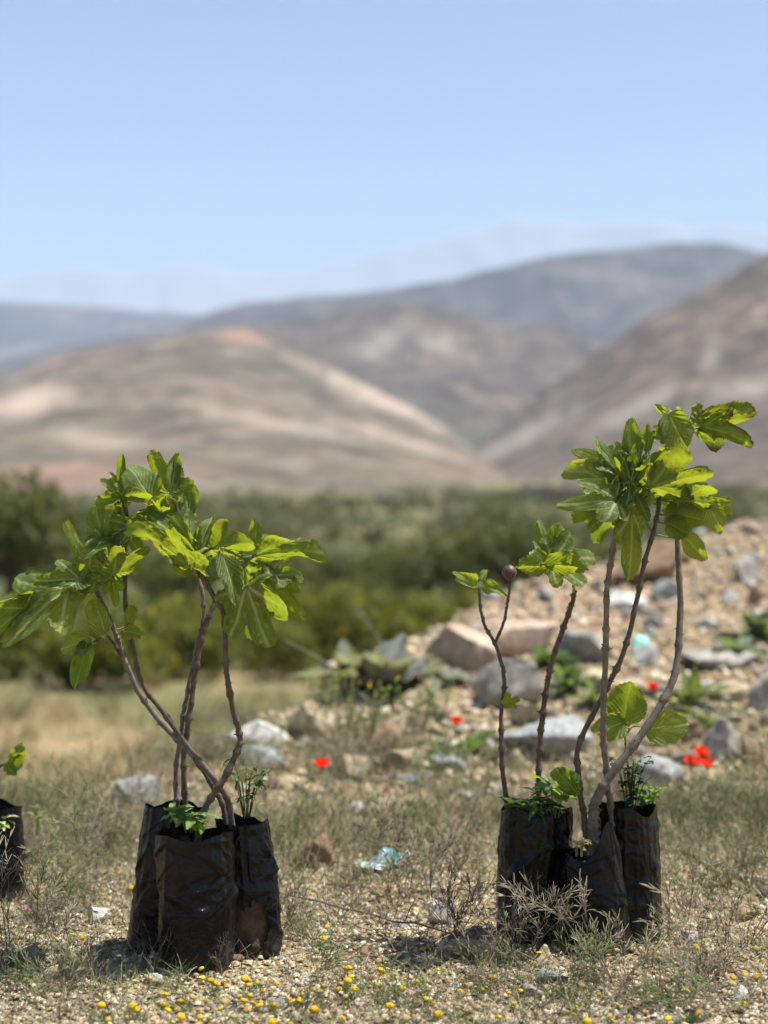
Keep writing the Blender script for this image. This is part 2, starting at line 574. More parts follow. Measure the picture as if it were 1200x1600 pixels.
def build_hill(name, prof, d_ridge, d_base, z_base, back, mat, seed, amp, label):
    px = np.array([p[0] for p in prof], float); py = np.array([p[1] for p in prof], float)
    rx = (px - 600) / F * d_ridge
    rz = H + (800 - py) / F * d_ridge
    nx, ny = 260, 90
    xs = np.linspace(rx[0], rx[-1], nx)
    s = np.linspace(0, 1 + back, ny)
    X, S = np.meshgrid(xs, s)
    k = np.interp(X.ravel(), rx, rz)
    kk = k.reshape(ny, nx)
    for _ in range(3):                                       # soften corners of the ridge
        kk[:, 1:-1] = (kk[:, :-2] + 2 * kk[:, 1:-1] + kk[:, 2:]) / 4
    k = kk.ravel()
    x, s = X.ravel(), S.ravel()
    y = d_base + s * (d_ridge - d_base)
    L = d_ridge - d_base
    wob = 0.22 * L * fbm(x / L * 1.4, s * 0, octaves=3, seed=seed + 50)
    t = np.clip(s, 0, 1)
    shape = np.where(s <= 1, t ** 1.38 * (1 - .12 * np.sin(t * np.pi)), 1 - 0.75 * ((s - 1) / max(back, 1e-6)) ** 1.3)
    gul = np.abs(fbm(x / L * 5.5 + 0.35 * s, s * 2.2, octaves=4, seed=seed))
    rough = fbm(x / L * 18, s * 14, octaves=4, seed=seed + 9)
    env = np.sin(np.clip(s, 0, 1) * np.pi) ** 0.7
    z = z_base + (k - z_base) * (shape - amp * gul * env) + (k - z_base) * 0.022 * rough * (0.35 + env)
    z = z - np.where(s < 0.02, 30.0, 0)
    i = (np.arange(ny - 1)[:, None] * nx + np.arange(nx - 1)[None, :]).ravel()
    f = np.stack([i, i + 1, i + 1 + nx, i + nx], 1)
    scrub = np.clip(1.15 - np.hypot((x - 90) / 130, (s - .25) / .3), 0, 1) * .8 if mat == 'hill_brown' else 0 * x
    vx, vy = 600 + x / y * F, 800 - (z - H) / y * F
    pale = 0 * x; redp = 0 * x
    for mt, cx, cy, a, ln, wd, pw in (('hill_beige', 590, 622, .42, 120, 17, 1.), ('hill_beige', 55, 630, -.35, 70, 24, 1.), ('hill_beige', 160, 690, .1, 90, 14, .7), ('hill_beige', 420, 660, .2, 130, 12, .6), ('hill_beige', 620, 690, .3, 110, 12, .6),
                                      ('hill_brown', 600, 530, -.5, 45, 24, .9), ('hill_brown', 690, 540, .3, 40, 14, .6), ('hill_scrub', 800, 690, -.45, 120, 16, .9), ('hill_scrub', 990, 640, -.5, 80, 14, .8), ('hill_scrub', 1170, 605, -.2, 60, 18, .8), ('hill_scrub', 1110, 560, -1.2, 30, 12, .6),
                                      ('hill_far', 960, 430, .1, 90, 12, .7)):
        if mt == mat:
            tt = (vx - cx) * math.cos(a) + (vy - cy) * math.sin(a); dd = -(vx - cx) * math.sin(a) + (vy - cy) * math.cos(a)
            pale = np.maximum(pale, pw * np.clip(1.3 - np.hypot(tt / ln, dd / wd) + .6 * fbm(vx * .05, vy * .09, octaves=3, seed=3), 0, 1))
    if mat == 'hill_beige':
        redp = np.clip(1.3 - np.hypot((vx - 385) / 60, (vy - 522) / 16), 0, 1) + np.clip(1.2 - np.hypot((vx - 120) / 160, (vy - 745) / 22) + .5 * fbm(vx * .04, vy * .06, octaves=3, seed=8), 0, 1) * .7
    o = link(name, mesh(name, np.stack([x, y + wob * env * 0.6, z], 1), f, M[mat], True, None, {'scrub': scrub, 'pale': pale * .85, 'earth': np.clip(redp, 0, 1) * .7}))
    kind(o, 'structure', label)
    return o


build_hill('hill', [(-700, 700), (-300, 640), (0, 588), (60, 565), (100, 553), (200, 535), (300, 521), (370, 512), (430, 533), (500, 568), (580, 604), (660, 646), (720, 682), (760, 722), (800, 760), (860, 790), (1000, 800)],
           1500, 430, -4, 0.35, 'hill_beige', 3, 0.16, 'beige and pink rounded hill across the valley, left of centre')
build_hill('hill', [(-100, 640), (100, 600), (300, 540), (380, 508), (500, 490), (570, 476), (640, 467), (720, 490), (790, 509), (870, 505), (960, 545), (1100, 600), (1300, 640)],
           2400, 1500, 30, 0.3, 'hill_brown', 13, 0.16, 'brown hill with grey scree behind the beige hill')
build_hill('hill', [(520, 800), (600, 780), (680, 745), (740, 702), (800, 651), (860, 606), (920, 560), (1000, 502), (1100, 450), (1200, 396), (1350, 330), (1600, 300), (2000, 330)],
           1450, 430, -4, 0.35, 'hill_scrub', 23, 0.12, 'scrub covered mountainside descending from the right edge')
build_hill('hill', [(0, 560), (200, 520), (290, 500), (340, 482), (380, 471), (470, 461), (600, 450), (720, 430), (800, 411), (860, 396), (960, 386), (1050, 375), (1130, 376), (1200, 391), (1400, 430), (1700, 470)],
           4300, 2700, 40, 0.3, 'hill_far', 33, 0.18, 'long bluish ridge rising to the right in the distance')
build_hill('hill', [(-900, 450), (-300, 462), (0, 470), (100, 474), (300, 490), (500, 505), (800, 530), (1100, 560)],
           6800, 4600, 40, 0.25, 'hill_far', 43, 0.18, 'flat topped blue hazy ridge at the left edge')
build_hill('mountain', [(-900, 455), (-300, 440), (0, 432), (120, 412), (200, 424), (300, 408), (400, 424), (480, 420), (560, 398), (640, 380), (720, 357), (770, 350), (812, 330), (835, 347), (866, 336), (900, 352), (960, 338), (990, 350), (1022, 338), (1080, 354), (1120, 346), (1200, 352), (1500, 380), (1900, 420)],
           13000, 9500, 40, 0.2, 'mountain_snow', 53, 0.3, 'faint snow patched mountains on the skyline')


# ------------------------------------------------------------------ haze: the air of the valley
def build_haze():
    bm = bmesh.new()
    bmesh.ops.create_cube(bm, size=1)
    me = bpy.data.meshes.new('haze'); bm.to_mesh(me); bm.free()
    o = link('haze', me)
    o.scale = (34000, 18500, 2750)
    o.location = (0, 17000 / 2 - 700, 2750 / 2 - 120)
    m = bpy.data.materials.new('valley_air'); m.use_nodes = True
    nt = m.node_tree
    nt.nodes.remove(nt.nodes['Principled BSDF'])
    v = nt.nodes.new('ShaderNodeVolumePrincipled')
    v.inputs['Color'].default_value = (0.585, 0.75, 0.99, 1)
    v.inputs['Density'].default_value = 0.00008
    v.inputs['Anisotropy'].default_value = 0.0
    nt.links.new(v.outputs[0], nt.nodes['Material Output'].inputs['Volume'])
    me.materials.append(m)
    kind(o, 'stuff', 'pale blue haze filling the valley air')


build_haze()


# ------------------------------------------------------------------ valley: trees, wood, shrubs, houses
def leaf_cloud(centres, radii, n, size, c1, c2, rs, flat=0.75):
    """n small leaf-sprig quads scattered through ellipsoid clumps, with light and dark greens"""
    k = rs.integers(0, len(centres), n)
    u = rs.normal(size=(n, 3)); u /= np.linalg.norm(u, axis=1)[:, None]
    rr = rs.uniform(0.25, 1.0, n) ** 0.45
    p = np.asarray(centres)[k] + u * rr[:, None] * np.asarray(radii)[k][:, None] * np.array((1, 1, flat))
    a = rs.normal(size=(n, 3)); a /= np.linalg.norm(a, axis=1)[:, None]
    b = np.cross(a, rs.normal(size=(n, 3))); b /= np.linalg.norm(b, axis=1)[:, None]
    s = size * rs.uniform(0.55, 1.3, n)[:, None]
    v = np.stack([p - a * s, p + b * s * .55, p + a * s, p - b * s * .55], 1).reshape(-1, 3)
    f = np.arange(n * 4).reshape(n, 4)
    t = np.clip(rs.uniform(0, 1, n) * 0.6 + 0.4 * rs.uniform(0, 1, len(centres))[k], 0, 1)[:, None]
    c = np.asarray(c1) + (np.asarray(c2) - np.asarray(c1)) * t
    return v, f, np.repeat(c, 4, 0)


def tree_proto(seed, hgt, wid, c1, c2, n):
    rs = np.random.default_rng(seed)
    trunk = MB()
    base = resample([(0, 0, -0.2), (0.05, 0.02, hgt * .18), (0.0, 0.06, hgt * .4)], 6)
    trunk.tube(base, 0.05 * hgt, 0.03 * hgt, 7, (0.11, 0.085, 0.06))
    cen, rd = [], []
    for k in range(11):
        a = k * 2.4 + rs.uniform(-.4, .4); q = rs.uniform(.35, 1)
        tip = np.array((math.cos(a) * wid * .36 * q, math.sin(a) * wid * .36 * q, hgt * rs.uniform(.36, .84)))
        trunk.tube(resample([base[-2], (base[-1] + tip) / 2 + (0, 0, .1), tip], 5), 0.018 * hgt, 0.006 * hgt, 5, (0.11, 0.085, 0.06))
        cen.append(tip); rd.append(wid * rs.uniform(.17, .29))
    v, f, c = leaf_cloud(cen, rd, n, 0.055 * hgt ** .6, c1, c2, rs)
    return trunk.mesh('trunk', M['gravel']), mesh('crown', v, f, M['foliage'], False, c)


def build_trees():
    protos = [tree_proto(1, 4.2, 4.6, (0.05, 0.06, 0.024), (0.14, 0.15, 0.06), 2600),
              tree_proto(2, 3.4, 3.6, (0.06, 0.072, 0.025), (0.17, 0.175, 0.065), 2200),
              tree_proto(3, 2.6, 3.0, (0.045, 0.055, 0.012), (0.15, 0.15, 0.03), 1800)]
    kinds = ['dark evergreen tree', 'olive green bushy tree', 'yellowish green low tree']
    spots = [(20, 40, 0, 'at the left edge, below the beige hill'), (75, 52, 0, 'second from the left edge'), (140, 46, 1, 'seen through the left sapling leaves'),
             (232, 58, 0, 'behind the crossing stems of the left saplings'), (300, 43, 1, 'behind the upright stems of the left saplings'), (385, 62, 0, 'just right of the left sapling crowns'),
             (430, 47, 1, 'below the rightmost leaf of the left saplings'), (505, 55, 0, 'in the gap right of the left saplings'), (560, 44, 2, 'above the broad leaved rosette in the middle'),
             (612, 60, 1, 'mid picture, left of the mound'), (668, 48, 0, 'above the orange boulders, left of the small sapling'), (725, 57, 1, 'behind the small sapling with the fruit'),
             (790, 45, 0, 'behind the purple fruit of the small sapling'), (845, 63, 1, 'under the four leaf crown'), (905, 52, 0, 'left of the tall right saplings, over the mound'),
             (960, 66, 1, 'behind the tall right stems, over the mound'), (1120, 70, 1, 'far right above the mound crest'), (-40, 56, 1, 'half cut by the left edge')]
    for i, (px, d, k, where) in enumerate(spots):
        x = (px - 600) / F * d
        o = thing('valley_tree', kinds[k] + ' in the blurred valley, ' + where, 'tree', (x, d, float(gz(x, d))), 'trees in the valley below')
        o.rotation_euler.z = R.uniform(0, 6.28)
        s = R.uniform(0.62, 0.95) * (1.25 if px < 110 else .9)
        o.scale = (s, s, s * R.uniform(.85, 1.05))
        for nm, me in zip(('trunk', 'crown'), protos[k]):
            link(nm, me, o)
    # far wood, one mass
    rs = np.random.default_rng(5)
    cen, rd = [], []
    while len(cen) < 1150:
        y = rs.uniform(85, 560) ; x = rs.uniform(-0.36, 0.36) * y * 1.25
        if fbm(np.array([x * .012]), np.array([y * .01]), octaves=3, seed=77)[0] < -0.08 - 0.0003 * (300 - y):
            continue
        if -0.02 * y < x < 0.05 * y and 180 < y < 260:
            continue
        h = rs.uniform(1.1, 3.2) * (1.5 if rs.random() < .12 else 1)
        cen.append((x, y, float(gz(x, y)) + h * .55)); rd.append(h * rs.uniform(.7, 1.2))
    v, f, c = leaf_cloud(cen, rd, 66000, 0.42, (0.05, 0.058, 0.03), (0.14, 0.14, 0.07), rs, .8)
    kind(link('far_wood', mesh('far_wood', v, f, M['foliage'], False, c)), 'stuff', 'far green wood and orchards on the valley floor')
    # shrubs with yellow flowers along the lower field
    sp = []
    for k in range(3):
        rs = np.random.default_rng(60 + k)
        cen = [np.array((math.cos(a) * .5 * q, math.sin(a) * .5 * q, rs.uniform(.25, .75))) for a, q in zip(rs.uniform(0, 6.28, 9), rs.uniform(.2, 1, 9))]
        v, f, c = leaf_cloud(cen, [.34] * 9, 1500, .055, (0.055, 0.072, 0.016), (0.19, 0.20, 0.045), rs, .85)
        v2, f2, c2 = leaf_cloud([q + (0, 0, .1) for q in cen], [.34] * 9, (38, 6, 20)[k], .05, (0.45, 0.32, 0.02), (0.65, 0.5, 0.04), rs, .85)
        st = MB()
        for q in cen:
            st.tube(resample([(0, 0, -.1), q * .5 + (0, 0, .05), q], 5), .018, .006, 4, (0.12, 0.10, 0.06))
        sp.append((mesh('foliage', v, f, M['foliage'], False, c), mesh('flowers', v2, f2, M['petal'], False, c2), st.mesh('stem', M['gravel'])))
    shr = [(20, 1060, 1.25, 1), (110, 1075, 1.0, 2), (190, 1078, 1.15, 0), (150, 1058, 1.0, 0), (262, 1062, 1.0, 2), (300, 1035, 1.1, 1), (330, 1060, .8, 0), (395, 1045, 1.0, 2),
           (445, 1062, .9, 1), (480, 1030, 1.2, 0), (60, 1030, 1.3, 1), (230, 1028, 1.2, 0), (540, 1035, 1.1, 0), (575, 1018, 1.2, 1), (620, 1030, 1.2, 0), (655, 1015, 1.3, 2), (710, 1012, 1.2, 0),
           (760, 1006, 1.3, 1), (350, 1012, 1.3, 1), (420, 1008, 1.3, 2), (130, 1010, 1.4, 1), (510, 1002, 1.4, 1)]
    ORD = 'leftmost,second,third,fourth,fifth,sixth,seventh,eighth,ninth,tenth,eleventh,twelfth,thirteenth,fourteenth,fifteenth'.split(',')
    for i, (px, py, s, k) in enumerate(sorted(shr)):
        rank = ORD[sum(1 for q in shr if (q[3] == 1) == (k == 1) and q < (px, py, s, k))]
        d = (H + 1.66) * F / (py - 800)
        d = d if d < 25 else 25 + (d - 25) * 1.25
        x = (px - 600) / F * d
        side = 'left of the left saplings' if px < 140 else 'behind the left sapling stems' if px < 360 else 'between the two sapling groups' if px < 660 else 'behind the orange boulders'
        o = thing('flowering_shrub', ('yellow flowered' if k != 1 else 'mostly green') + ' shrub on the lower field, ' + (rank if rank == 'leftmost' else rank + ' from left'), 'shrub', (x, d, float(gz(x, d))), 'shrubs along the field, %s %s' % ('yellow' if k != 1 else 'green', side))
        o.rotation_euler.z = R.uniform(0, 6.28); o.scale = (s * 1.1, s * 1.1, s)
        for nm, me in zip(('foliage', 'flower', 'stem'), sp[k]):
            e = link(nm, me, o)
            if nm != 'stem':
                e['kind'] = 'stuff'


def box(mb, x0, x1, y0, y1, z0, z1, c):
    v = [(x, y, z) for z in (z0, z1) for y in (y0, y1) for x in (x0, x1)]
    mb.add(v, [(0, 2, 3, 1), (4, 5, 7, 6), (0, 1, 5, 4), (1, 3, 7, 5), (3, 2, 6, 7), (2, 0, 4, 6)], c)


def house(px, py, d, w, dep, h, wall, roof, label, wins):
    x = (px - 600) / F * d
    z = float(gz(x, d)) - .1
    o = thing('house', label, 'house', (x, d, z))
    b = MB(); box(b, -w / 2, w / 2, 0, dep, -3, h, wall); link('wall', b.mesh('wall', M['house'], False), o)
    b = MB(); box(b, -w / 2 - .25, w / 2 + .25, -.25, dep + .25, h, h + .35, roof); link('roof', b.mesh('roof', M['house'], False), o)
    for k in range(wins):
        u = -w / 2 + (k + .5) * w / wins
        b = MB(); box(b, u - .45, u + .45, -.06, .05, h * .42, h * .78, (0.05, 0.05, 0.06)); link('window', b.mesh('window', M['house'], False), o)
    b = MB(); box(b, w * .1, w * .1 + 1, -.07, .05, 0, h * .36 if h > 4 else 2.0, (0.1, 0.07, 0.05)); link('door', b.mesh('door', M['house'], False), o)


def build_houses():
    house(868, 776, 370, 6, 6, 3.4, (0.42, 0.20, 0.155), (0.30, 0.16, 0.13), 'red walled house at the foot of the hills, left of the tall right saplings', 3)
    house(840, 757, 440, 8, 7, 3.6, (0.48, 0.43, 0.42), (0.40, 0.37, 0.38), 'pale grey house uphill of the red house', 3)
    house(905, 764, 410, 6, 6, 3.2, (0.40, 0.28, 0.23), (0.33, 0.26, 0.23), 'dull brown house beside the red house', 2)
    house(605, 794, 330, 4, 4, 2.4, (0.78, 0.79, 0.8), (0.8, 0.8, 0.82), 'small white shed among green trees in mid valley', 2)
    house(722, 838, 210, 5, 5, 2.0, (0.46, 0.37, 0.29), (0.42, 0.34, 0.27), 'low tan building in the valley above the purple fruit', 2)
    house(1150, 712, 560, 8, 6, 3.0, (0.42, 0.34, 0.30), (0.38, 0.31, 0.28), 'low brown house at the right edge below the mountainside', 3)


build_trees()
build_houses()


# ------------------------------------------------------------------ rocks
def rock_mesh(name, w, dp, h, seed, mat, sub=3, cuts=13):
    bm = bmesh.new()
    bmesh.ops.create_icosphere(bm, subdivisions=sub, radius=1.0)
    v = np.array([p.co[:] for p in bm.verts])
    f = [tuple(q.index for q in p.verts) for p in bm.faces]
    bm.free()
    rs = np.random.default_rng(seed)
    v = np.sign(v) * np.abs(v) ** 0.7
    for k in range(cuts):
        n = rs.normal(size=3); n /= np.linalg.norm(n)
        c = rs.uniform(.38, .78)
        dd = v @ n - c
        v -= np.where(dd > 0, dd * .98, 0)[:, None] * n
    s = seed * 1.37
    nz = fbm(v[:, 0] * 1.7 + s, v[:, 1] * 1.7, v[:, 2] * 1.7, 3, seed)
    nf = fbm(v[:, 0] * 6 + s, v[:, 1] * 6, v[:, 2] * 6, 3, seed + 3)
    v *= (1 + .14 * nz + .11 * nf)[:, None]
    v -= (v.max(0) + v.min(0)) / 2
    v /= (v.max(0) - v.min(0)) / 2
    return mesh(name, v * np.array((w / 2, dp / 2, h / 2)), f, mat, True)


ROCKS = [  # px, py of the foot, width and height in the photo, depth ratio, stone, label
    (720, 1052, 128, 78, .9, 'orange', 'large pinkish orange boulder left of the sapling fork'),
    (802, 1026, 140, 62, .8, 'orange', 'smooth orange boulder behind the forked sapling stem'),
    (912, 1034, 88, 50, .8, 'grey', 'pale grey boulder between the two thin stems and tall stem'),
    (797, 1108, 112, 78, .8, 'grey', 'grey boulder with a dark underside behind the forked stem'),
    (842, 1132, 92, 32, .9, 'cream', 'flat cream stone above the wide blue grey slab'),
    (852, 1190, 160, 72, .9, 'blue', 'wide blue grey slab behind the middle sapling stem'),
    (1032, 1228, 84, 48, .9, 'blue', 'greenish grey rounded stone left of the poppy cluster'),
    (1008, 915, 128, 70, .8, 'brown', 'dark brown boulder high on the mound behind the tall stems'),
    (1118, 1046, 120, 30, 1., 'grey', 'long flat grey slab below the thistle on the mound'),
    (1196, 1112, 52, 62, .9, 'grey', 'grey rock cut by the right edge'),
    (1168, 910, 46, 42, .9, 'grey', 'blue grey rock near the crest at right'),
    (1184, 946, 30, 36, .9, 'brown', 'small brown rock below the crest at the right edge'),
    (1012, 1040, 44, 34, .9, 'white', 'whitish stone with a green scrap on it'),
    (486, 1155, 76, 60, .9, 'cream', 'cream block at the brink of the bank'),
    (402, 1168, 92, 40, .8, 'white', 'whitish flat rock behind the right bag of left saplings'),
    (412, 1204, 80, 44, .9, 'blue', 'pale blue rock right of the curved left stem'),
    (598, 1180, 96, 52, .8, 'brown', 'tan brown block below the mustard flowers'),
    (556, 1218, 76, 40, .9, 'cream', 'cream rock right of the lone poppy'),
    (640, 1202, 74, 30, .9, 'cream', 'flat cream stone right of the tan brown block'),
    (700, 1208, 68, 28, .9, 'blue', 'small blue grey stone below the middle poppy'),
    (528, 1086, 66, 52, .9, 'orange', 'rough pinkish grey rock left of the broad leaved rosette'),
    (210, 1258, 98, 42, .9, 'blue', 'bluish white rock left of the left saplings'),
    (490, 1358, 76, 54, .9, 'brown', 'flat topped brown stone right of the left bags'),
    (688, 1450, 48, 38, .9, 'grey', 'grey green angular stone between the sapling groups'),
    (742, 1502, 112, 34, .6, 'cream', 'long pale flat stone in front of the right bags'),
    (848, 1512, 46, 32, .9, 'cream', 'pale stone against the foot of the right bags'),
    (862, 1540, 62, 22, .8, 'blue', 'blue grey chip below the right bags'),
    (832, 1562, 36, 24, .9, 'grey', 'small tan grey chip left of the blue chip'),
    (38, 1514, 76, 40, .8, 'cream', 'cream flat stone in the lower left corner'),
    (86, 1538, 36, 30, .9, 'cream', 'small cream stone beside the lower left flat stone'),
    (150, 1444, 34, 26, .9, 'white', 'white and grey stone left of the left bags'),
    (1160, 1562, 34, 20, .9, 'white', 'bright white chip in the lower right corner'),
    (1136, 1190, 76, 70, .8, 'grey', 'grey brown boulder right of the bent thick stem'),
    (1060, 1162, 90, 36, .9, 'brown', 'brown stone below the round leaf of the right sapling'),
    (1140, 1095, 60, 28, 1., 'cream', 'pale sloping slab above the grey brown boulder'),
    (1180, 1195, 40, 50, .9, 'brown', 'reddish brown stone at the right edge above the weeds'),
    (1160, 1440, 54, 24, .9, 'brown', 'rusty flat stone right of the right bags'),
    (985, 955, 70, 26, .9, 'white', 'pale slab between the tall stems on the mound'),
    (1045, 935, 44, 30, .9, 'blue', 'bluish stone between the tall stems near the crest'),
    (930, 1075, 60, 26, .9, 'cream', 'cream stone left of the tall straight stem'),
    (990, 1085, 70, 24, 1., 'cream', 'flat tan stone between the tall stems and the poppy'),
    (660, 1090, 44, 26, .9, 'brown', 'brown stone at the foot of the orange boulder'),
    (180, 1530, 30, 20, .9, 'grey', 'small grey stone in front of the left bags'),
    (240, 1540, 28, 18, .9, 'white', 'small whitish stone in front of the left bags'),
    (570, 1500, 32, 20, .9, 'brown', 'rusty brown chip between the sapling groups'),
    (1080, 1475, 28, 18, .9, 'grey', 'small grey stone right of the right bags'),
    (1090, 1420, 30, 20, .9, 'cream', 'small cream stone under the fallen branch'),
]


def build_rocks():
    for i, (px, py, w, h, dr, st, lab) in enumerate(ROCKS):
        p = on_ground(px, py)
        s = p[1] / F
        o = link('rock', rock_mesh('rock', w * s, w * s * dr, h * s * 1.3, 100 + i * 7, M['rock_' + st], 4 if w > 40 else 3), None,
                 (p[0], p[1] + w * s * dr * .32, p[2] + h * s * .34))
        o.rotation_euler = (R.uniform(-.1, .1), R.uniform(-.15, .15), R.uniform(-.25, .25))
        tag(o, lab, 'rock')
    for j, (px, py, w) in enumerate(((175, 1205, 60), (232, 1212, 100), (262, 1192, 60))):
        d = 9.5
        x, z = (px - 600) / F * d, float(gz((px - 600) / F * d, d))
        o = link('rock', rock_mesh('rock', w * d / F, w * d / F * .8, w * d / F * .42, 900 + j, M['rock_white'], 3), None, (x, d, z + .09))
        tag(o, 'blurred whitish rock on the lower field behind the left bags, %s' % ('leftmost of three', 'widest of three', 'rightmost of three')[j], 'rock', 'whitish rocks on the lower field')
    for j in range(26):                                        # flat pale stones among the weeds of the middle ground
        px, py, w = R.uniform(400, 780) if j < 20 else R.uniform(1020, 1190), R.uniform(1165, 1300), R.uniform(26, 58)
        p = on_ground(px, py); sc = p[1] / F
        st = R.choice(('cream', 'white', 'blue', 'cream', 'orange'))
        o = link('rock', rock_mesh('rock', w * sc, w * sc * .8, w * sc * .45, 1200 + j, M['rock_' + st], 3), None, (p[0], p[1] + .01, p[2] + w * sc * .1))
        o.rotation_euler = (R.uniform(-.15, .15), R.uniform(-.2, .2), R.uniform(-.6, .6))
        tag(o, '%s flat %s stone %s' % ('large' if w > 46 else 'small' if w < 34 else 'mid sized', {'blue': 'bluish'}.get(st, st), where(p[0], p[1])), 'rock', 'flat stones among the weeds')
    # loose stones: many alike, on the mound and on the gravel
    base = [rock_mesh('loose_stone', 1, .85, .6, 300 + k, M['rock_' + st], 2, 10) for k, st in enumerate(('orange', 'cream', 'grey', 'brown', 'blue', 'orange', 'grey', 'cream', 'white'))]
    n = 0
    tries = 0
    while n < 300 and tries < 9000:
        tries += 1
        if n < 215:
            y = R.uniform(5.2, 9.2); x = R.uniform(-.3, 2.3)
            e = np.interp(x, EX, EY)
            if y > e + .15 or x > y * .26:
                continue
            sz = R.choice((.03, .04, .05, .06, .08, .11)) * R.uniform(.7, 1.2)
            lab, grp = 'loose stone scattered on the earth mound at right', 'loose stones on the mound'
        else:
            y = R.uniform(2.85, 5.0); x = R.uniform(-.24, .24) * y
            sz = R.choice((.014, .018, .022, .03)) * R.uniform(.7, 1.3)
            lab, grp = 'small loose stone lying among the gravel and dry weeds', 'small stones on the gravel'
        kk = R.randrange(len(base))
        lab = ('big ' if sz > .085 else 'small ' if sz < .02 or .03 < sz < .045 else '') + ('orange', 'cream', 'grey', 'brown', 'bluish', 'tan orange', 'dull grey', 'pale cream', 'white')[kk] + ' loose stone ' + where(x, y)
        o = link('loose_stone', base[kk], None, (x, y, float(gz(x, y)) + sz * .16))
        o.scale = (sz, sz, sz); o.rotation_euler = (R.uniform(-.3, .3), R.uniform(-.3, .3), R.uniform(0, 6.28))
        tag(o, lab, 'stone', grp)
        n += 1


MARKS += [(-.361, 3.14, 'front left bag'), (-.262, 3.24, 'torn left bag'), (-.43, 3.26, 'leaning left bag'), (.295, 3.36, 'left bag of right group'), (.416, 3.26, 'peaked right bag'), (.497, 3.35, 'rearmost right bag'), (-.864, 3.7, 'left edge bag')]
for _px, _py, _n in ((722, 1045, 'large orange boulder'), (912, 1034, 'pale grey boulder'), (797, 1108, 'dark underside boulder'), (852, 1190, 'wide blue slab'), (1032, 1228, 'greenish round stone'), (1008, 915, 'dark brown boulder'),
                     (1118, 1046, 'long grey slab'), (1168, 910, 'crest rock'), (486, 1155, 'cream block'), (412, 1204, 'pale blue rock'), (598, 1180, 'tan brown block'), (556, 1218, 'cream rock'), (210, 1258, 'bluish white rock'),
                     (490, 1358, 'flat brown stone'), (688, 1450, 'grey green stone'), (742, 1502, 'long pale stone'), (862, 1540, 'blue chip'), (38, 1514, 'cream corner stone'), (1160, 1562, 'bright white chip'), (1136, 1190, 'grey brown boulder'),
                     (600, 1365, 'crumpled wrapper'), (505, 1245, 'lone poppy'), (713, 1176, 'middle poppy'), (1095, 1240, 'poppy cluster'), (1020, 1120, 'upper poppy'), (1075, 1338, 'fallen branch'), (540, 1551, 'straw coloured stick'), (985, 955, 'pale slab'),
                     (570, 1500, 'rusty brown chip'), (240, 1540, 'small whitish stone'), (1090, 1420, 'small cream stone'), (150, 1444, 'white and grey stone')):
    _p = on_ground(_px, _py); MARKS.append((_p[0], _p[1], _n))
build_rocks()


def build_gravel():
    """pebbles too many to count, one mass of small angular stones"""
    rs = np.random.default_rng(3)
    def pebbles(n, x, y, lo, hi, pw):
        sz = lo + (hi - lo) * rs.uniform(0, 1, n) ** pw
        dirs = np.array([(1, 0, 0), (-1, 0, 0), (0, 1, 0), (0, -1, 0), (0, 0, 1), (0, 0, -1), (.6, .6, .5), (-.6, .6, .5), (.6, -.6, .5), (-.6, -.6, .5)], float)
        faces = [(4, 6, 7), (4, 7, 9), (4, 9, 8), (4, 8, 6), (6, 0, 2), (6, 2, 7), (7, 2, 1), (7, 1, 9), (9, 1, 3), (9, 3, 8), (8, 3, 0), (8, 0, 6)]
        m = len(dirs)
        v = dirs[None] * rs.uniform(.55, 1.15, (n, m, 1)) * (sz / 2)[:, None, None] * np.stack([np.ones(n), rs.uniform(.6, 1, n), rs.uniform(.4, .8, n)], 1)[:, None, :]
        a = rs.uniform(0, 6.28, n); tl = rs.normal(0, .35, n)
        ca, sa, ct, st = np.cos(a)[:, None], np.sin(a)[:, None], np.cos(tl)[:, None], np.sin(tl)[:, None]
        X, Y, Z = v[..., 0] * ct - v[..., 2] * st, v[..., 1], v[..., 0] * st + v[..., 2] * ct
        V = np.stack([X * ca - Y * sa + x[:, None], X * sa + Y * ca + y[:, None], Z + (gz(x, y) + sz * .2)[:, None]], 2).reshape(-1, 3)
        Fc = (np.array(faces)[None] + (np.arange(n) * m)[:, None, None]).reshape(-1, 3)
        pal = np.array([(.55, .45, .30), (.47, .36, .23), (.62, .53, .39), (.38, .27, .17), (.45, .41, .34), (.66, .59, .46), (.24, .14, .10), (.33, .31, .28), (.52, .39, .24), (.58, .47, .30)])
        c = pal[rs.integers(0, len(pal), n)] * rs.uniform(.7, 1.25, (n, 1))
        return V, Fc, np.repeat(c, m, 0)
    n = 52000
    y = 2.65 + 2.5 * rs.uniform(0, 1, n) ** 1.35
    x = rs.uniform(-.27, .27, n) * y
    m = 14000                                                  # thinner beyond the picture's sides
    y = np.concatenate([y, rs.uniform(2.3, 5.0, m)]); x = np.concatenate([x, rs.choice((-1, 1), m) * rs.uniform(.27, .5, m) * y[-m:]])
    keep = fbm(x * 3, y * 3, octaves=3, seed=15) > -.45
    a = pebbles(int(keep.sum()), x[keep], y[keep], .0045, .021, 2.4)
    n = 30000
    x2 = rs.uniform(-.6, 3.6, n); y2 = rs.uniform(5.0, 10, n)
    k2 = (y2 < np.interp(x2, EX, EY) + .2) & (np.abs(x2) < y2 * .4)
    b = pebbles(int(k2.sum()), x2[k2], y2[k2], .008, .055, 3.2)
    V = np.concatenate([a[0], b[0]]); Fc = np.concatenate([a[1], b[1] + len(a[0])]); c = np.concatenate([a[2], b[2]])
    kind(link('gravel', mesh('gravel', V, Fc, M['gravel'], False, c)), 'stuff', 'sandy gravel of small pebbles covering the ground')


build_gravel()


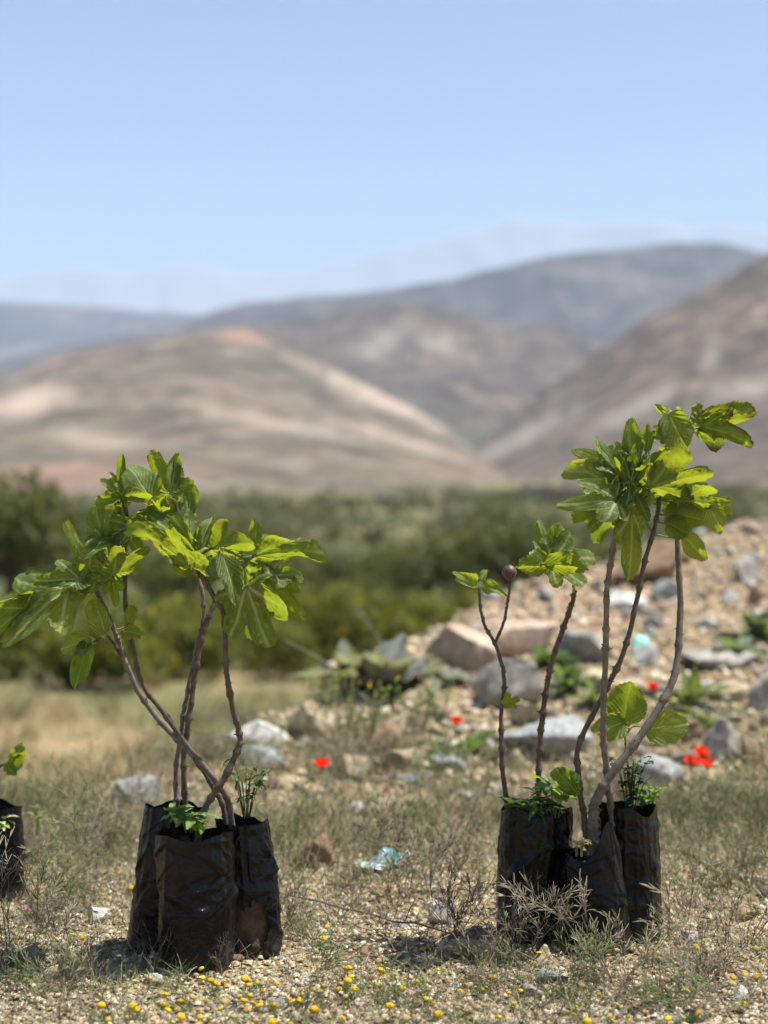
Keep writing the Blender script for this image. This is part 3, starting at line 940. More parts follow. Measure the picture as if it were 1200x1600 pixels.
# ------------------------------------------------------------------ dry grass, weeds, flowers
def ribbons(x, y, z0, hgt, lean, width, cols, rs, seg=3):
    """thin bent blades of dry grass, each a narrow three sided stalk"""
    n = len(x)
    a = rs.uniform(0, 6.28, n)
    dx, dy = np.cos(a) * lean, np.sin(a) * lean
    kx, ky = rs.normal(0, .12, n) * hgt, rs.normal(0, .12, n) * hgt
    V = []
    for s in range(seg + 1):
        t = s / seg
        cx = x + dx * t ** 1.6 + kx * math.sin(t * 3.1); cy = y + dy * t ** 1.6 + ky * math.sin(t * 3.1); cz = z0 + hgt * (t - .25 * (lean / (hgt + 1e-6)) * t * t * .6)
        w = width * (1 - .6 * t)
        for k in range(3):
            V.append(np.stack([cx + np.cos(a + k * 2.094) * w, cy + np.sin(a + k * 2.094) * w, cz], 1))
    V = np.stack(V, 1)
    m = (seg + 1) * 3
    fc = []
    for s in range(seg):
        for k in range(3):
            p, q = s * 3 + k, s * 3 + (k + 1) % 3
            fc.append((p, q, q + 3, p + 3))
    Fc = (np.array(fc)[None] + (np.arange(n) * m)[:, None, None]).reshape(-1, 4)
    return V.reshape(-1, 3), Fc, np.repeat(cols, m, 0)


def clear_of_bags(x, y):
    ok = np.ones(len(x), bool)
    for bx, by, br in BAG_SPOTS:
        ok &= (x - bx) ** 2 + (y - by) ** 2 > (br * 1.02) ** 2
    return ok


BAG_SPOTS = [(-.361, 3.14, .069), (-.262, 3.24, .058), (-.43, 3.26, .06), (.295, 3.36, .068), (.416, 3.26, .062), (.497, 3.35, .058), (-.864, 3.7, .06)]


def build_grass():
    rs = np.random.default_rng(8)
    pal = np.array([(.38, .34, .21), (.52, .46, .30), (.28, .29, .15), (.15, .19, .08), (.24, .19, .13), (.46, .41, .28), (.23, .25, .13)])
    # dense low cover behind the bags
    n = 52000
    y = rs.uniform(3.75, 6.0, n); x = np.where(rs.uniform(0, 1, n) < .8, rs.uniform(-.27, .27, n), rs.uniform(-.5, .5, n)) * y
    dens = np.clip((y - 3.7) / .75, 0, 1) * np.clip((6.3 - y) / .9, 0, 1) * (.45 + .9 * fbm(x * 2.6, y * 2.6, octaves=3, seed=19))
    dens *= np.where((x > .1) & (y > 5.2), .35, 1) 
    k = (rs.uniform(0, 1, n) < dens * 1.5) & (y < np.interp(x, EX, EY) + .1) & clear_of_bags(x, y)
    x, y = x[k], y[k]; n = len(x)
    h = rs.uniform(.03, .15, n) * (.75 + .5 * vnoise(x * 3, y * 3, seed=4))
    A = ribbons(x, y, gz(x, y) - .004, h, h * rs.uniform(.2, 1.0, n), rs.uniform(.0009, .0018, n), pal[rs.integers(0, 7, n)] * rs.uniform(.7, 1.1, (n, 1)), rs, 2)
    # sparse short stalks over the gravel
    n = 42000
    y = rs.uniform(2.6, 4.4, n); x = np.where(rs.uniform(0, 1, n) < .82, rs.uniform(-.27, .27, n), rs.uniform(-.5, .5, n)) * y
    k = (rs.uniform(0, 1, n) < .42 + .9 * fbm(x * 3.1, y * 3.1, octaves=3, seed=29) + .5 * np.clip(-x - .15, 0, 1)) & clear_of_bags(x, y)
    x, y = x[k], y[k]; n = len(x)
    h = .008 + .06 * rs.uniform(0, 1, n) ** 2.2
    B = ribbons(x, y, gz(x, y) - .002, h, h * rs.uniform(.3, 1.8, n), rs.uniform(.0006, .0012, n), pal[rs.integers(0, 7, n)] * rs.uniform(.5, 1.2, (n, 1)), rs, 2)
    n = 15000
    y = 2.6 + 2.4 * rs.uniform(0, 1, n); x = rs.uniform(-.3, .3, n) * y
    k = (fbm(x * 4, y * 4, octaves=3, seed=59) > -.15) & clear_of_bags(x, y)
    x, y = x[k], y[k]; n = len(x)
    L = rs.uniform(.015, .06, n)
    pal3 = np.array([(.62, .53, .35), (.52, .43, .27), (.44, .36, .24), (.66, .60, .44), (.30, .24, .16)])
    C = ribbons(x, y, gz(x, y) + rs.uniform(.001, .012, n), rs.uniform(.002, .014, n), L, rs.uniform(.0006, .0013, n), pal3[rs.integers(0, 5, n)] * rs.uniform(.8, 1.1, (n, 1)), rs, 2)
    V = np.concatenate([A[0], B[0], C[0]]); Fc = np.concatenate([A[1], B[1] + len(A[0]), C[1] + len(A[0]) + len(B[0])]); c = np.concatenate([A[2], B[2], C[2]])
    kind(link('dry_grass', mesh('dry_grass', V, Fc, M['straw'], True, c)), 'stuff', 'low dry grey green grass and stalks on the gravel')
    # lower field
    n = 14000
    y = rs.uniform(6.5, 26, n); x = rs.uniform(-.42, .2, n) * y
    k = (y > np.interp(x, EX, EY) + .5) & (fbm(x * .6, y * .6, octaves=3, seed=39) > -.12)
    x, y = x[k], y[k]; n = len(x)
    h = rs.uniform(.06, .22, n)
    pal2 = np.array([(.40, .31, .16), (.30, .25, .12), (.16, .18, .06), (.34, .24, .13), (.12, .15, .05)])
    cc = pal2[rs.integers(0, 5, n)]
    m = 260                                                    # clumps of one colour each
    cy = rs.uniform(7, 26, m); cx = rs.uniform(-.32, .1, m) * cy
    q = 46
    tone = np.array([(.10, .13, .04), (.07, .10, .03), (.46, .40, .26), (.36, .24, .13), (.16, .19, .07), (.5, .46, .36)])[rs.integers(0, 6, m)]
    bx = (cx[:, None] + rs.normal(0, .14, (m, q)) * rs.uniform(.6, 1.8, (m, 1))).ravel(); by = (cy[:, None] + rs.normal(0, .2, (m, q))).ravel()
    ok = by > np.interp(bx, EX, EY) + .5
    x = np.concatenate([x, bx[ok]]); y = np.concatenate([y, by[ok]]); cc = np.concatenate([cc, np.repeat(tone, q, 0)[ok]])
    h = np.concatenate([h, rs.uniform(.08, .3, int(ok.sum()))]); n = len(x)
    A = ribbons(x, y, gz(x, y) - .01, h, h * rs.uniform(.2, .9, n), rs.uniform(.003, .008, n), cc, rs, 2)
    kind(link('field_grass', mesh('field_grass', A[0], A[1], M['straw'], True, A[2])), 'stuff', 'straw coloured grass of the lower field')


build_grass()


def twig_weed(rs, hgt, spread, nst, pods, green, wid=.00085):
    """a dry branching weed: stalks that fork, with thin upright seed pods"""
    mb = MB()
    cols = [(.27, .23, .16), (.20, .16, .115), (.15, .115, .09), (.34, .30, .21)] if not green else [(.16, .20, .08), (.22, .24, .11), (.27, .25, .14), (.12, .16, .06)]
    def grow(p, d, ln, r, lev):
        c = np.array(cols[rs.integers(0, 4)]) * rs.uniform(.8, 1.15)
        pts = [p]
        m = 4 if lev < 2 else 3
        for k in range(m):
            d = d + rs.normal(0, .16, 3) + np.array((0, 0, .04)); d /= np.linalg.norm(d)
            pts.append(pts[-1] + d * ln / m)
        mb.tube(np.array(pts), r, r * .6, 3 if lev else 4, c)
        if lev < 2:
            for k in range(rs.integers(2, 5 if lev == 0 else 4)):
                q = rs.uniform(.25, 1.0); i = min(int(q * m), m - 1)
                s = pts[i] + (pts[i + 1] - pts[i]) * (q * m - i)
                nd_ = d + rs.normal(0, .5, 3); nd_[2] = abs(nd_[2]) * .8 + .1; nd_ /= np.linalg.norm(nd_)
                grow(s, nd_, ln * rs.uniform(.35, .6), r * .65, lev + 1)
        if pods and lev >= 1:
            for k in range(rs.integers(3, 7)):
                i = rs.integers(1, m + 1)
                pd = d + rs.normal(0, .35, 3); pd /= np.linalg.norm(pd)
                mb.tube(np.array([pts[i], pts[i] + pd * .006, pts[i] + pd * rs.uniform(.012, .022)]), np.array((.0004, .00075, .0004)), None, 3, c * 1.08)
    for k in range(nst):
        a = rs.uniform(0, 6.28)
        d = np.array((math.cos(a) * spread, math.sin(a) * spread, 1.0)); d /= np.linalg.norm(d)
        grow(np.array((0, 0, -.006)), d, hgt * rs.uniform(.6, 1.05), wid, 0)
    return mb.mesh('dry_weed', M['straw'])


def build_weeds():
    rs = np.random.default_rng(12)
    protos = [twig_weed(rs, .12, .75, 6, True, False), twig_weed(rs, .15, .55, 5, True, False), twig_weed(rs, .10, 1.1, 6, True, True), twig_weed(rs, .17, .4, 4, True, True),
              twig_weed(rs, .13, .6, 7, False, False, .001), twig_weed(rs, .09, 1.0, 7, False, True, .001)]
    spots = [(812, 1506, 0, 1.0, 'sprawling dry weed right in front of the right bags'), (760, 1515, 1, 1.2, 'dry weed left of the right bags over the long flat stone'),
             (690, 1490, 0, 1.15, 'dry twiggy weed beside the grey green stone'), (905, 1530, 2, 1.1, 'greenish weed before the foot of the front right bag'),
             (965, 1545, 1, 1.2, 'tall dry weed before the rearmost right bag'), (880, 1490, 4, .9, 'pale thin dry weed touching the front right bag'),
             (60, 1440, 3, 1.4, 'tall greenish weed beside the left edge bag'), (100, 1400, 2, 1.3, 'bushy greenish weed between the left edge bag and left saplings'),
             (20, 1520, 1, 1.4, 'leaning dry weed in the lower left corner'), (75, 1560, 2, 1.2, 'sprawling greenish weed along the lower left edge'),
             (240, 1520, 4, .8, 'feathery dry weed at the foot of the left saplings'), (345, 1525, 4, .7, 'short pale dry weed before the front left bag'),
             (430, 1470, 1, .8, 'thin dry weed right of the torn bag'), (530, 1440, 4, .8, 'wispy dry weed in the bare gap between groups'),
             (620, 1420, 0, .9, 'low dry weed before the crumpled wrapper'), (560, 1390, 2, .9, 'greenish weed left of the crumpled wrapper'),
             (1100, 1520, 1, 1.0, 'dark dry weed below the fallen branch'), (1170, 1480, 3, 1.1, 'greenish weed near the lower right edge'),
             (1060, 1585, 2, 1.0, 'sprawling weed at the bottom edge right of centre'), (1150, 1600, 1, .9, 'dry weed in the lower right corner'),
             (920, 1595, 5, 1.1, 'leafy green weed at the bottom edge before the right bags'), (640, 1580, 2, .9, 'greenish weed at the bottom edge in the middle'),
             (180, 1590, 5, 1.0, 'grey green weed at the bottom edge before the left bags'), (720, 1390, 0, 1.1, 'dry weed right behind the grey green stone'),
             (1040, 1400, 3, .9, 'thin greenish weed crossing the fallen branch'), (1130, 1385, 1, .9, 'dry weed standing over the fallen branch'),
             (170, 1360, 0, 1.2, 'dry bushy weed just left of the left saplings'), (140, 1320, 3, 1.1, 'tall weed behind, left of the left saplings'),
             (460, 1400, 4, .9, 'dry grass tuft before the flat topped brown stone'), (440, 1340, 3, 1.0, 'green weed beside the right bag of left saplings'),
             (740, 1330, 0, 1.1, 'dry weed behind, left of the right bags'), (680, 1310, 3, 1.1, 'upright greenish weed behind the wrapper'),
             (600, 1290, 2, 1.2, 'bushy weed in the dry grass mid gap'), (530, 1270, 3, 1.1, 'tall weed below the lone poppy'),
             (1060, 1300, 3, 1.2, 'tall weed right of the right bags'), (1130, 1270, 2, 1.3, 'bushy weed below the poppy cluster'),
             (1180, 1310, 3, 1.3, 'tall greenish weed at the right edge'), (640, 1240, 3, 1.2, 'weed beside the cream stone in mid ground'),
             (750, 1250, 2, 1.2, 'weed left behind the right bags'), (90, 1290, 3, 1.1, 'weed on the bank behind the left edge bag'),
             (300, 1580, 5, .8, 'low green weed at the bottom edge under the left bags'), (470, 1585, 5, .8, 'low green weed among the yellow buttons'),
             (1010, 1470, 4, .8, 'pale dry weed at the right foot of the right bags'), (780, 1570, 4, .8, 'small dry weed among yellow buttons below the right bags')]
    for px, py, k, s, lab in spots:
        p = on_ground(px, py) if py < 1599 else on_ground(px, 1599)
        o = link('dry_weed', protos[k], None, p)
        s *= R.uniform(.85, 1.1)
        o.scale = (s, s, s); o.rotation_euler = (R.uniform(-.15, .15), R.uniform(-.15, .15), R.uniform(0, 6.28))
        tag(o, lab, 'weed', 'dry weeds on the gravel')
    # more of them over the near gravel
    n = 0
    while n < 95:
        px, py = R.uniform(-20, 1220), R.uniform(1330, 1600)
        p = on_ground(px, min(py, 1605)); x, y = p[0], p[1]
        if not clear_of_bags(np.array([x]), np.array([y]))[0] or (140 < px < 620 and R.random() < .5):
            continue
        kk = R.randrange(6)
        o = link('dry_weed', protos[kk], None, p)
        s = R.uniform(.4, .95); o.scale = (s, s, s * R.uniform(.6, 1)); o.rotation_euler = (R.uniform(-.4, .4), R.uniform(-.4, .4), R.uniform(0, 6.28))
        tag(o, ('tall ' if s > .75 else 'tiny ' if s < .55 else '') + ('sprawling dry', 'bushy dry', 'spreading greenish', 'upright greenish', 'wispy dry', 'leafy green')[kk] + ' weed ' + where(x, y), 'weed', 'scattered dry weeds')
        n += 1
    # more of the same in the dense cover behind
    n = 0
    while n < 110:
        y = R.uniform(3.6, 5.7); x = R.uniform(-.25, .25) * y
        if y > np.interp(x, EX, EY) or not clear_of_bags(np.array([x]), np.array([y]))[0] or (y < 4.1 and R.random() < .6):
            continue
        kk = R.randrange(6)
        o = link('dry_weed', protos[kk], None, (x, y, float(gz(x, y))))
        s = R.uniform(.7, 1.25); o.scale = (s, s, s); o.rotation_euler.z = R.uniform(0, 6.28)
        tag(o, ('tall ' if s > 1.05 else 'low ' if s < .85 else '') + ('sprawling dry', 'bushy dry', 'spreading greenish', 'upright greenish', 'wispy dry', 'leafy green')[kk] + ' weed ' + where(x, y), 'weed', 'scattered dry weeds')
        n += 1


build_weeds()


def build_flowers():
    rs = np.random.default_rng(14)
    def button(r, c):
        """a round button flower head: dome of tiny florets"""
        bm = bmesh.new(); bmesh.ops.create_icosphere(bm, subdivisions=3, radius=1)
        v = np.array([q.co[:] for q in bm.verts]); f = [tuple(a.index for a in q.verts) for q in bm.faces]; bm.free()
        v *= (1 + .16 * vnoise(v[:, 0] * 7, v[:, 1] * 7, v[:, 2] * 7, seed=3))[:, None]
        v[:, 2] *= np.where(v[:, 2] > 0, .85, .45)
        return mesh('flower_head', v * r, f, M['button'], True, np.tile(c, (len(v), 1)))
    heads = [button(.0076, (.62, .40, .015)), button(.0071, (.60, .36, .02)), button(.0068, (.45, .33, .13)), button(.0056, (.66, .50, .03))]
    def stalk(h):
        mb = MB()
        mb.tube(resample([(0, 0, -.004), (.002, .001, h * .5), (0, 0, h)], 4), .0008, .0007, 4, (.16, .20, .07))
        return mb.mesh('stalk', M['straw'])
    stalks = [stalk(.02), stalk(.035), stalk(.014)]
    def fern(seed):
        mb = MB(); q = np.random.default_rng(seed)
        for k in range(7):
            a = q.uniform(0, 6.28); L = q.uniform(.012, .026)
            d = np.array((math.cos(a), math.sin(a), q.uniform(.2, .8))) * L
            mb.tube(np.array([(0, 0, 0), d * .5 + (0, 0, .003), d]), .0006, .0004, 3, np.array((.15, .21, .08)) * q.uniform(.7, 1.2))
            for t in (.4, .6, .8, 1.):
                for s in (-1, 1):
                    e = d * t + np.array((-d[1] * s * .3, d[0] * s * .3, .002))
                    mb.tube(np.array([d * t, e]), .0006, .0003, 3, np.array((.17, .24, .09)) * q.uniform(.7, 1.2))
        return mb.mesh('leaves', M['straw'])
    ferns = [fern(k) for k in range(4)]
    spots = []
    for px, py, k, w in [(654, 1553, 0, 'brightest'), (626, 1545, 0, ''), (630, 1552, 1, ''), (771, 1532, 0, ''), (792, 1546, 0, ''), (740, 1545, 2, ''), (752, 1562, 2, ''), (548, 1522, 0, ''), (562, 1527, 3, ''), (582, 1523, 0, ''),
                         (540, 1538, 0, ''), (552, 1548, 0, ''), (501, 1471, 0, ''), (515, 1447, 3, ''), (508, 1458, 3, ''), (1084, 1478, 0, ''), (1124, 1481, 0, ''), (1076, 1506, 3, ''), (1158, 1519, 1, ''), (1164, 1522, 0, ''),
                         (1045, 1595, 3, ''), (740, 1385, 3, ''), (753, 1380, 3, ''), (479, 1396, 3, ''), (538, 1378, 0, ''), (215, 1350, 0, ''), (158, 1343, 0, ''), (148, 1312, 3, ''), (135, 1461, 0, ''), (107, 1455, 1, ''), (75, 1445, 1, ''),
                         (95, 1480, 1, ''), (511, 1258, 3, ''), (1134, 1287, 3, ''), (1113, 1316, 3, ''), (210, 1385, 0, ''), (165, 1574, 0, ''), (212, 1573, 0, ''), (268, 1590, 1, ''), (100, 1344, 3, ''), (40, 1359, 3, ''), (320, 1515, 3, '')]:
        spots.append((px, py, k))
    for _ in range(82):
        px, py = R.gauss(395, 110), R.uniform(1525, 1606)
        if 140 < px < 600:
            spots.append((px, py, R.choice((0, 0, 1, 1, 2, 2, 2, 2, 3))))
    for _ in range(78):
        spots.append((R.uniform(600, 1190), R.uniform(1480, 1600), R.choice((0, 2, 3, 2))))
    for px, py, k in spots:
        j = R.randrange(3); h = (.02, .035, .014)[j]
        p = on_ground(px, min(py + h * 700, 1625))
        area = ('in the mat at the bottom edge before the left bags' if py > 1510 and px < 600 else 'at the bottom edge before the right bags' if py > 1500 else 'left of the left bags' if px < 230 else 'in the weeds right of the right bags' if px > 1000 else 'on the gravel between the sapling groups')
        look = ('round golden yellow', 'orange yellow', 'faded tan', 'small lemon yellow')[k]
        o = thing('button_flower', look + ' button flower ' + where(p[0], p[1]), 'flower', p, look + ' button flowers')
        s = R.uniform(.5, 1.15); o.scale = (s, s, s * R.uniform(.7, 1)); o.rotation_euler = (R.uniform(-.5, .5), R.uniform(-.5, .5), R.uniform(0, 6.28))
        link('stalk', stalks[j], o); link('flower_head', heads[k], o, (0, 0, h + .001))
        link('leaves', ferns[R.randrange(4)], o)
    # poppies
    def petal(q):
        n = 7; v, f = [], []
        for i in range(n):
            for j in range(n):
                u, t = (i / (n - 1) - .5) * 2, j / (n - 1)
                w = .022 * math.sqrt(max(0, math.sin(min(1, t * .92 + .08) * math.pi * .62))) * (1 - .2 * t * t)
                v.append((u * w, .030 * t * (1 - .12 * u * u), .006 + .016 * t * t * .8 + .006 * u * u + q.uniform(-.0015, .0015)))
        for i in range(n - 1):
            for j in range(n - 1):
                f.append((i * n + j, (i + 1) * n + j, (i + 1) * n + j + 1, i * n + j + 1))
        return mesh('petal', v, f, M['petal'], True, np.tile((.75, .035, .015), (len(v), 1)))
    q = random.Random(4); pets = [petal(q) for _ in range(3)]
    cen = MB(); cen.tube(np.array([(0, 0, .002), (0, 0, .014)]), .006, .004, 8, (.03, .03, .02)); cen = cen.mesh('flower_centre', M['button'])
    for px, py, s, lab in [(505, 1203, 1.0, 'lone red poppy right of the left bags'), (713, 1134, .9, 'red poppy left of the thin sapling stem, on the mound foot'), (1020, 1081, .95, 'red poppy between the tall stems on the mound'),
                           (1082, 1200, 1.1, 'lower left red poppy of the cluster right of the bent stem'), (1098, 1186, 1.1, 'upper red poppy of the cluster right of the bent stem'), (1106, 1202, 1.0, 'rightmost red poppy of the cluster right of the bent stem')]:
        g = on_ground(px, py + 42)
        hh = (H + (800 - py) / F * g[1]) - g[2]
        o = thing('red_poppy', lab, 'poppy', g, 'red poppies')
        st = MB(); st.tube(resample([(0, 0, -.01), (.01, 0, hh * .5), (0, 0, hh)], 7), .0016, .0013, 5, (.14, .18, .07)); link('stem', st.mesh('stem', M['straw']), o)
        link('flower_centre', cen, o, (0, 0, hh))
        for k in range(5):
            e = link('petal', pets[k % 3], o, (0, 0, hh)); e.rotation_euler = (R.uniform(.15, .95), 0, k * 1.257 + R.uniform(-.2, .2)); e.scale = (s, s, s)
    # tiny magenta flowers
    for px, py in ((42, 1422), (218, 1325)):
        g = on_ground(px, py + 22); hh = H + (800 - py) / F * g[1] - g[2]
        o = thing('magenta_flower', 'tiny magenta wild flower ' + ('in the weeds near the left edge bag' if px < 100 else 'beside the left sapling bags'), 'flower', g)
        st = MB(); st.tube(np.array([(0, 0, -.004), (.003, 0, hh * .6), (0, 0, hh)]), .0009, .0007, 4, (.2, .2, .1)); link('stem', st.mesh('stem', M['straw']), o)
        for k in range(6):
            b = MB(); a = k * 1.05
            b.add([(0, 0, 0), (math.cos(a - .3) * .008, math.sin(a - .3) * .008, .006), (math.cos(a) * .011, math.sin(a) * .011, .008), (math.cos(a + .3) * .008, math.sin(a + .3) * .008, .006)], [(0, 1, 2, 3)], (.5, .06, .32))
            link('petal', b.mesh('petal', M['petal']), o, (0, 0, hh))


build_flowers()


# ------------------------------------------------------------------ leafy wild plants on the mound and in the grass
def simple_leaf(L, W, c, curl=.3, wave=.1, seed=0, name='leaf', mat='foliage'):
    """lance shaped leaf with a folded midrib, base at the origin, pointing along +Y"""
    n = 8; v, f, cc = [], [], []
    q = np.random.default_rng(seed)
    for j in range(n):
        t = j / (n - 1)
        w = W / 2 * math.sin(math.pi * min(1, t * .93 + .05)) ** .8
        for i, u in enumerate((-1, -.5, 0, .5, 1)):
            v.append((u * w, L * t, abs(u) * w * .35 - curl * L * t * t + wave * w * q.uniform(-1, 1) * abs(u)))
            cc.append(np.array(c) * (1.45 if u == 0 else 1))
    for j in range(n - 1):
        for i in range(4):
            a = j * 5 + i
            f.append((a, a + 1, a + 6, a + 5))
    return mesh(name, v, f, M[mat], True, np.array(cc))


def rosette(px, py, n, L, W, c, label, name='leafy_weed', up=.7, cat='plant', z=None, loc=None, jit=.35):
    g = on_ground(px, py) if loc is None else np.array(loc)
    o = thing(name, label, cat, g)
    q = random.Random(px * 7 + py)
    ms = [simple_leaf(L * s, W * s, np.array(c) * q.uniform(.8, 1.2), q.uniform(.0, .7), .6, k) for k, s in enumerate((1, .85, 1.1, .65))]
    for k in range(n):
        e = link('leaf', ms[k % 4], o, (0, 0, .01))
        e.rotation_euler = (up + q.uniform(-jit, jit), q.uniform(-.2, .2), k * 2.4 + q.uniform(-.3, .3))
    return o


def build_wild():
    rosette(590, 1088, 24, .25, .115, (.20, .21, .19), 'large grey green broad leaved rosette in the middle distance', 'broad_leaved_rosette', .75)
    rosette(655, 1072, 20, .23, .11, (.20, .21, .19), 'grey green broad leaved rosette next to the orange boulder', 'broad_leaved_rosette', .6)
    rosette(548, 1080, 12, .2, .09, (.19, .20, .175), 'grey green upright rosette left of the large rosette', 'broad_leaved_rosette', .9)
    rosette(1150, 1030, 30, .13, .055, (.11, .15, .09), 'grey green thistle patch on the right mound', 'thistle', .55, jit=.5)
    rosette(1185, 1000, 22, .13, .055, (.11, .15, .09), 'thistle leaves at the right edge of the mound', 'thistle', .7, jit=.5)
    rosette(860, 1045, 30, .11, .045, (.07, .11, .04), 'dark green plant behind the middle sapling stem', 'leafy_weed', .6, jit=.5)
    rosette(885, 1085, 26, .13, .035, (.12, .17, .08), 'pale green plant right of the dark underside boulder', 'leafy_weed', .7, jit=.6)
    rosette(930, 1105, 20, .11, .03, (.12, .17, .08), 'small green plant left of the tall straight stem', 'leafy_weed', .7, jit=.6)
    rosette(1080, 1110, 16, .16, .04, (.12, .15, .06), 'green plant below the bent stem near the poppy', 'leafy_weed', .9, jit=.5)
    rosette(740, 1180, 18, .10, .035, (.12, .19, .05), 'fresh green plant below the middle poppy', 'leafy_weed', .6, jit=.6)
    rosette(1110, 1140, 18, .12, .03, (.13, .17, .08), 'grey green plant above the poppy cluster', 'leafy_weed', .7, jit=.6)
    rosette(690, 1195, 14, .09, .03, (.11, .16, .06), 'low green plant left of the wide blue slab', 'leafy_weed', .7, jit=.6)
    # mustard: thin upright stalks with small yellow flowers
    rs = np.random.default_rng(44)
    for i, (px, py, hh, lab) in enumerate([(500, 1150, .26, 'yellow mustard plant over the cream block'), (540, 1160, .30, 'yellow mustard plant before the broad leaved rosette'), (575, 1175, .28, 'yellow mustard plant above the tan block'),
                                           (620, 1165, .30, 'yellow mustard plant right of the large rosette'), (655, 1150, .26, 'yellow mustard plant left of the middle poppy'), (690, 1130, .22, 'yellow mustard plant below the orange boulder'),
                                           (520, 1110, .2, 'yellow mustard plant beside the pinkish grey rock'), (665, 1060, .16, 'yellow mustard sprig before the orange boulder')]):
        g = on_ground(px, py)
        o = thing('mustard_plant', lab, 'plant', g, 'yellow mustard plants')
        st, fl, lf = MB(), MB(), MB()
        hh *= .75
        for k in range(9):
            a = rs.uniform(0, 6.28); sp = rs.uniform(.1, .5) * hh
            top = np.array((math.cos(a) * sp, math.sin(a) * sp, hh * rs.uniform(.6, 1.1)))
            pts = resample([(0, 0, -.01), top * .5 + rs.normal(0, .012, 3), top], 6)
            st.tube(pts, .0024, .0012, 4, (.19, .23, .10))
            for j in range(10):
                b = pts[rs.integers(1, 5)]; d = rs.normal(0, 1, 3); d[2] = abs(d[2]); d *= .02 / np.linalg.norm(d)
                s = np.cross(d, rs.normal(size=3)); s *= .004 / np.linalg.norm(s)
                lf.add([b, b + d * .5 + s, b + d, b + d * .5 - s], [(0, 1, 2, 3)], np.array((.14, .19, .07)) * rs.uniform(.7, 1.3))
            for j in range(1):
                b = top + rs.normal(0, .012, 3)
                for m_ in range(4):
                    w = rs.normal(0, 1, 3); w *= .006 / np.linalg.norm(w); s = np.cross(w, rs.normal(size=3)); s *= .0035 / np.linalg.norm(s)
                    fl.add([b, b + w * .6 + s, b + w, b + w * .6 - s], [(0, 1, 2, 3)], (.62, .52, .03))
        link('stem', st.mesh('stem', M['straw']), o); kind(link('foliage', lf.mesh('foliage', M['foliage'], False), o), 'stuff'); kind(link('flower', fl.mesh('flower', M['petal'], False), o), 'stuff')
    # two bare leaning stalks against the valley
    for a, b, d, lab in [((445, 1000), (520, 1045), 6.2, 'bare grey stalk leaning left of the rosettes'), ((600, 1010), (562, 955), 6.8, 'bare grey stalk standing behind the large rosette')]:
        p0 = P(b[0], b[1], d) if a[1] < b[1] else P(a[0], a[1], d); p1 = P(a[0], a[1], d) if a[1] < b[1] else P(b[0], b[1], d)
        g = np.array((p0[0] + .03, p0[1], float(gz(p0[0] + .03, p0[1])) - .01))
        mb = MB(); mb.tube(resample([g, p0, p1], 8), .0032, .0018, 5, (.30, .28, .22))
        tag(link('dry_stalk', mb.mesh('dry_stalk', M['straw'], True, g), None, g), lab, 'stalk')


build_wild()


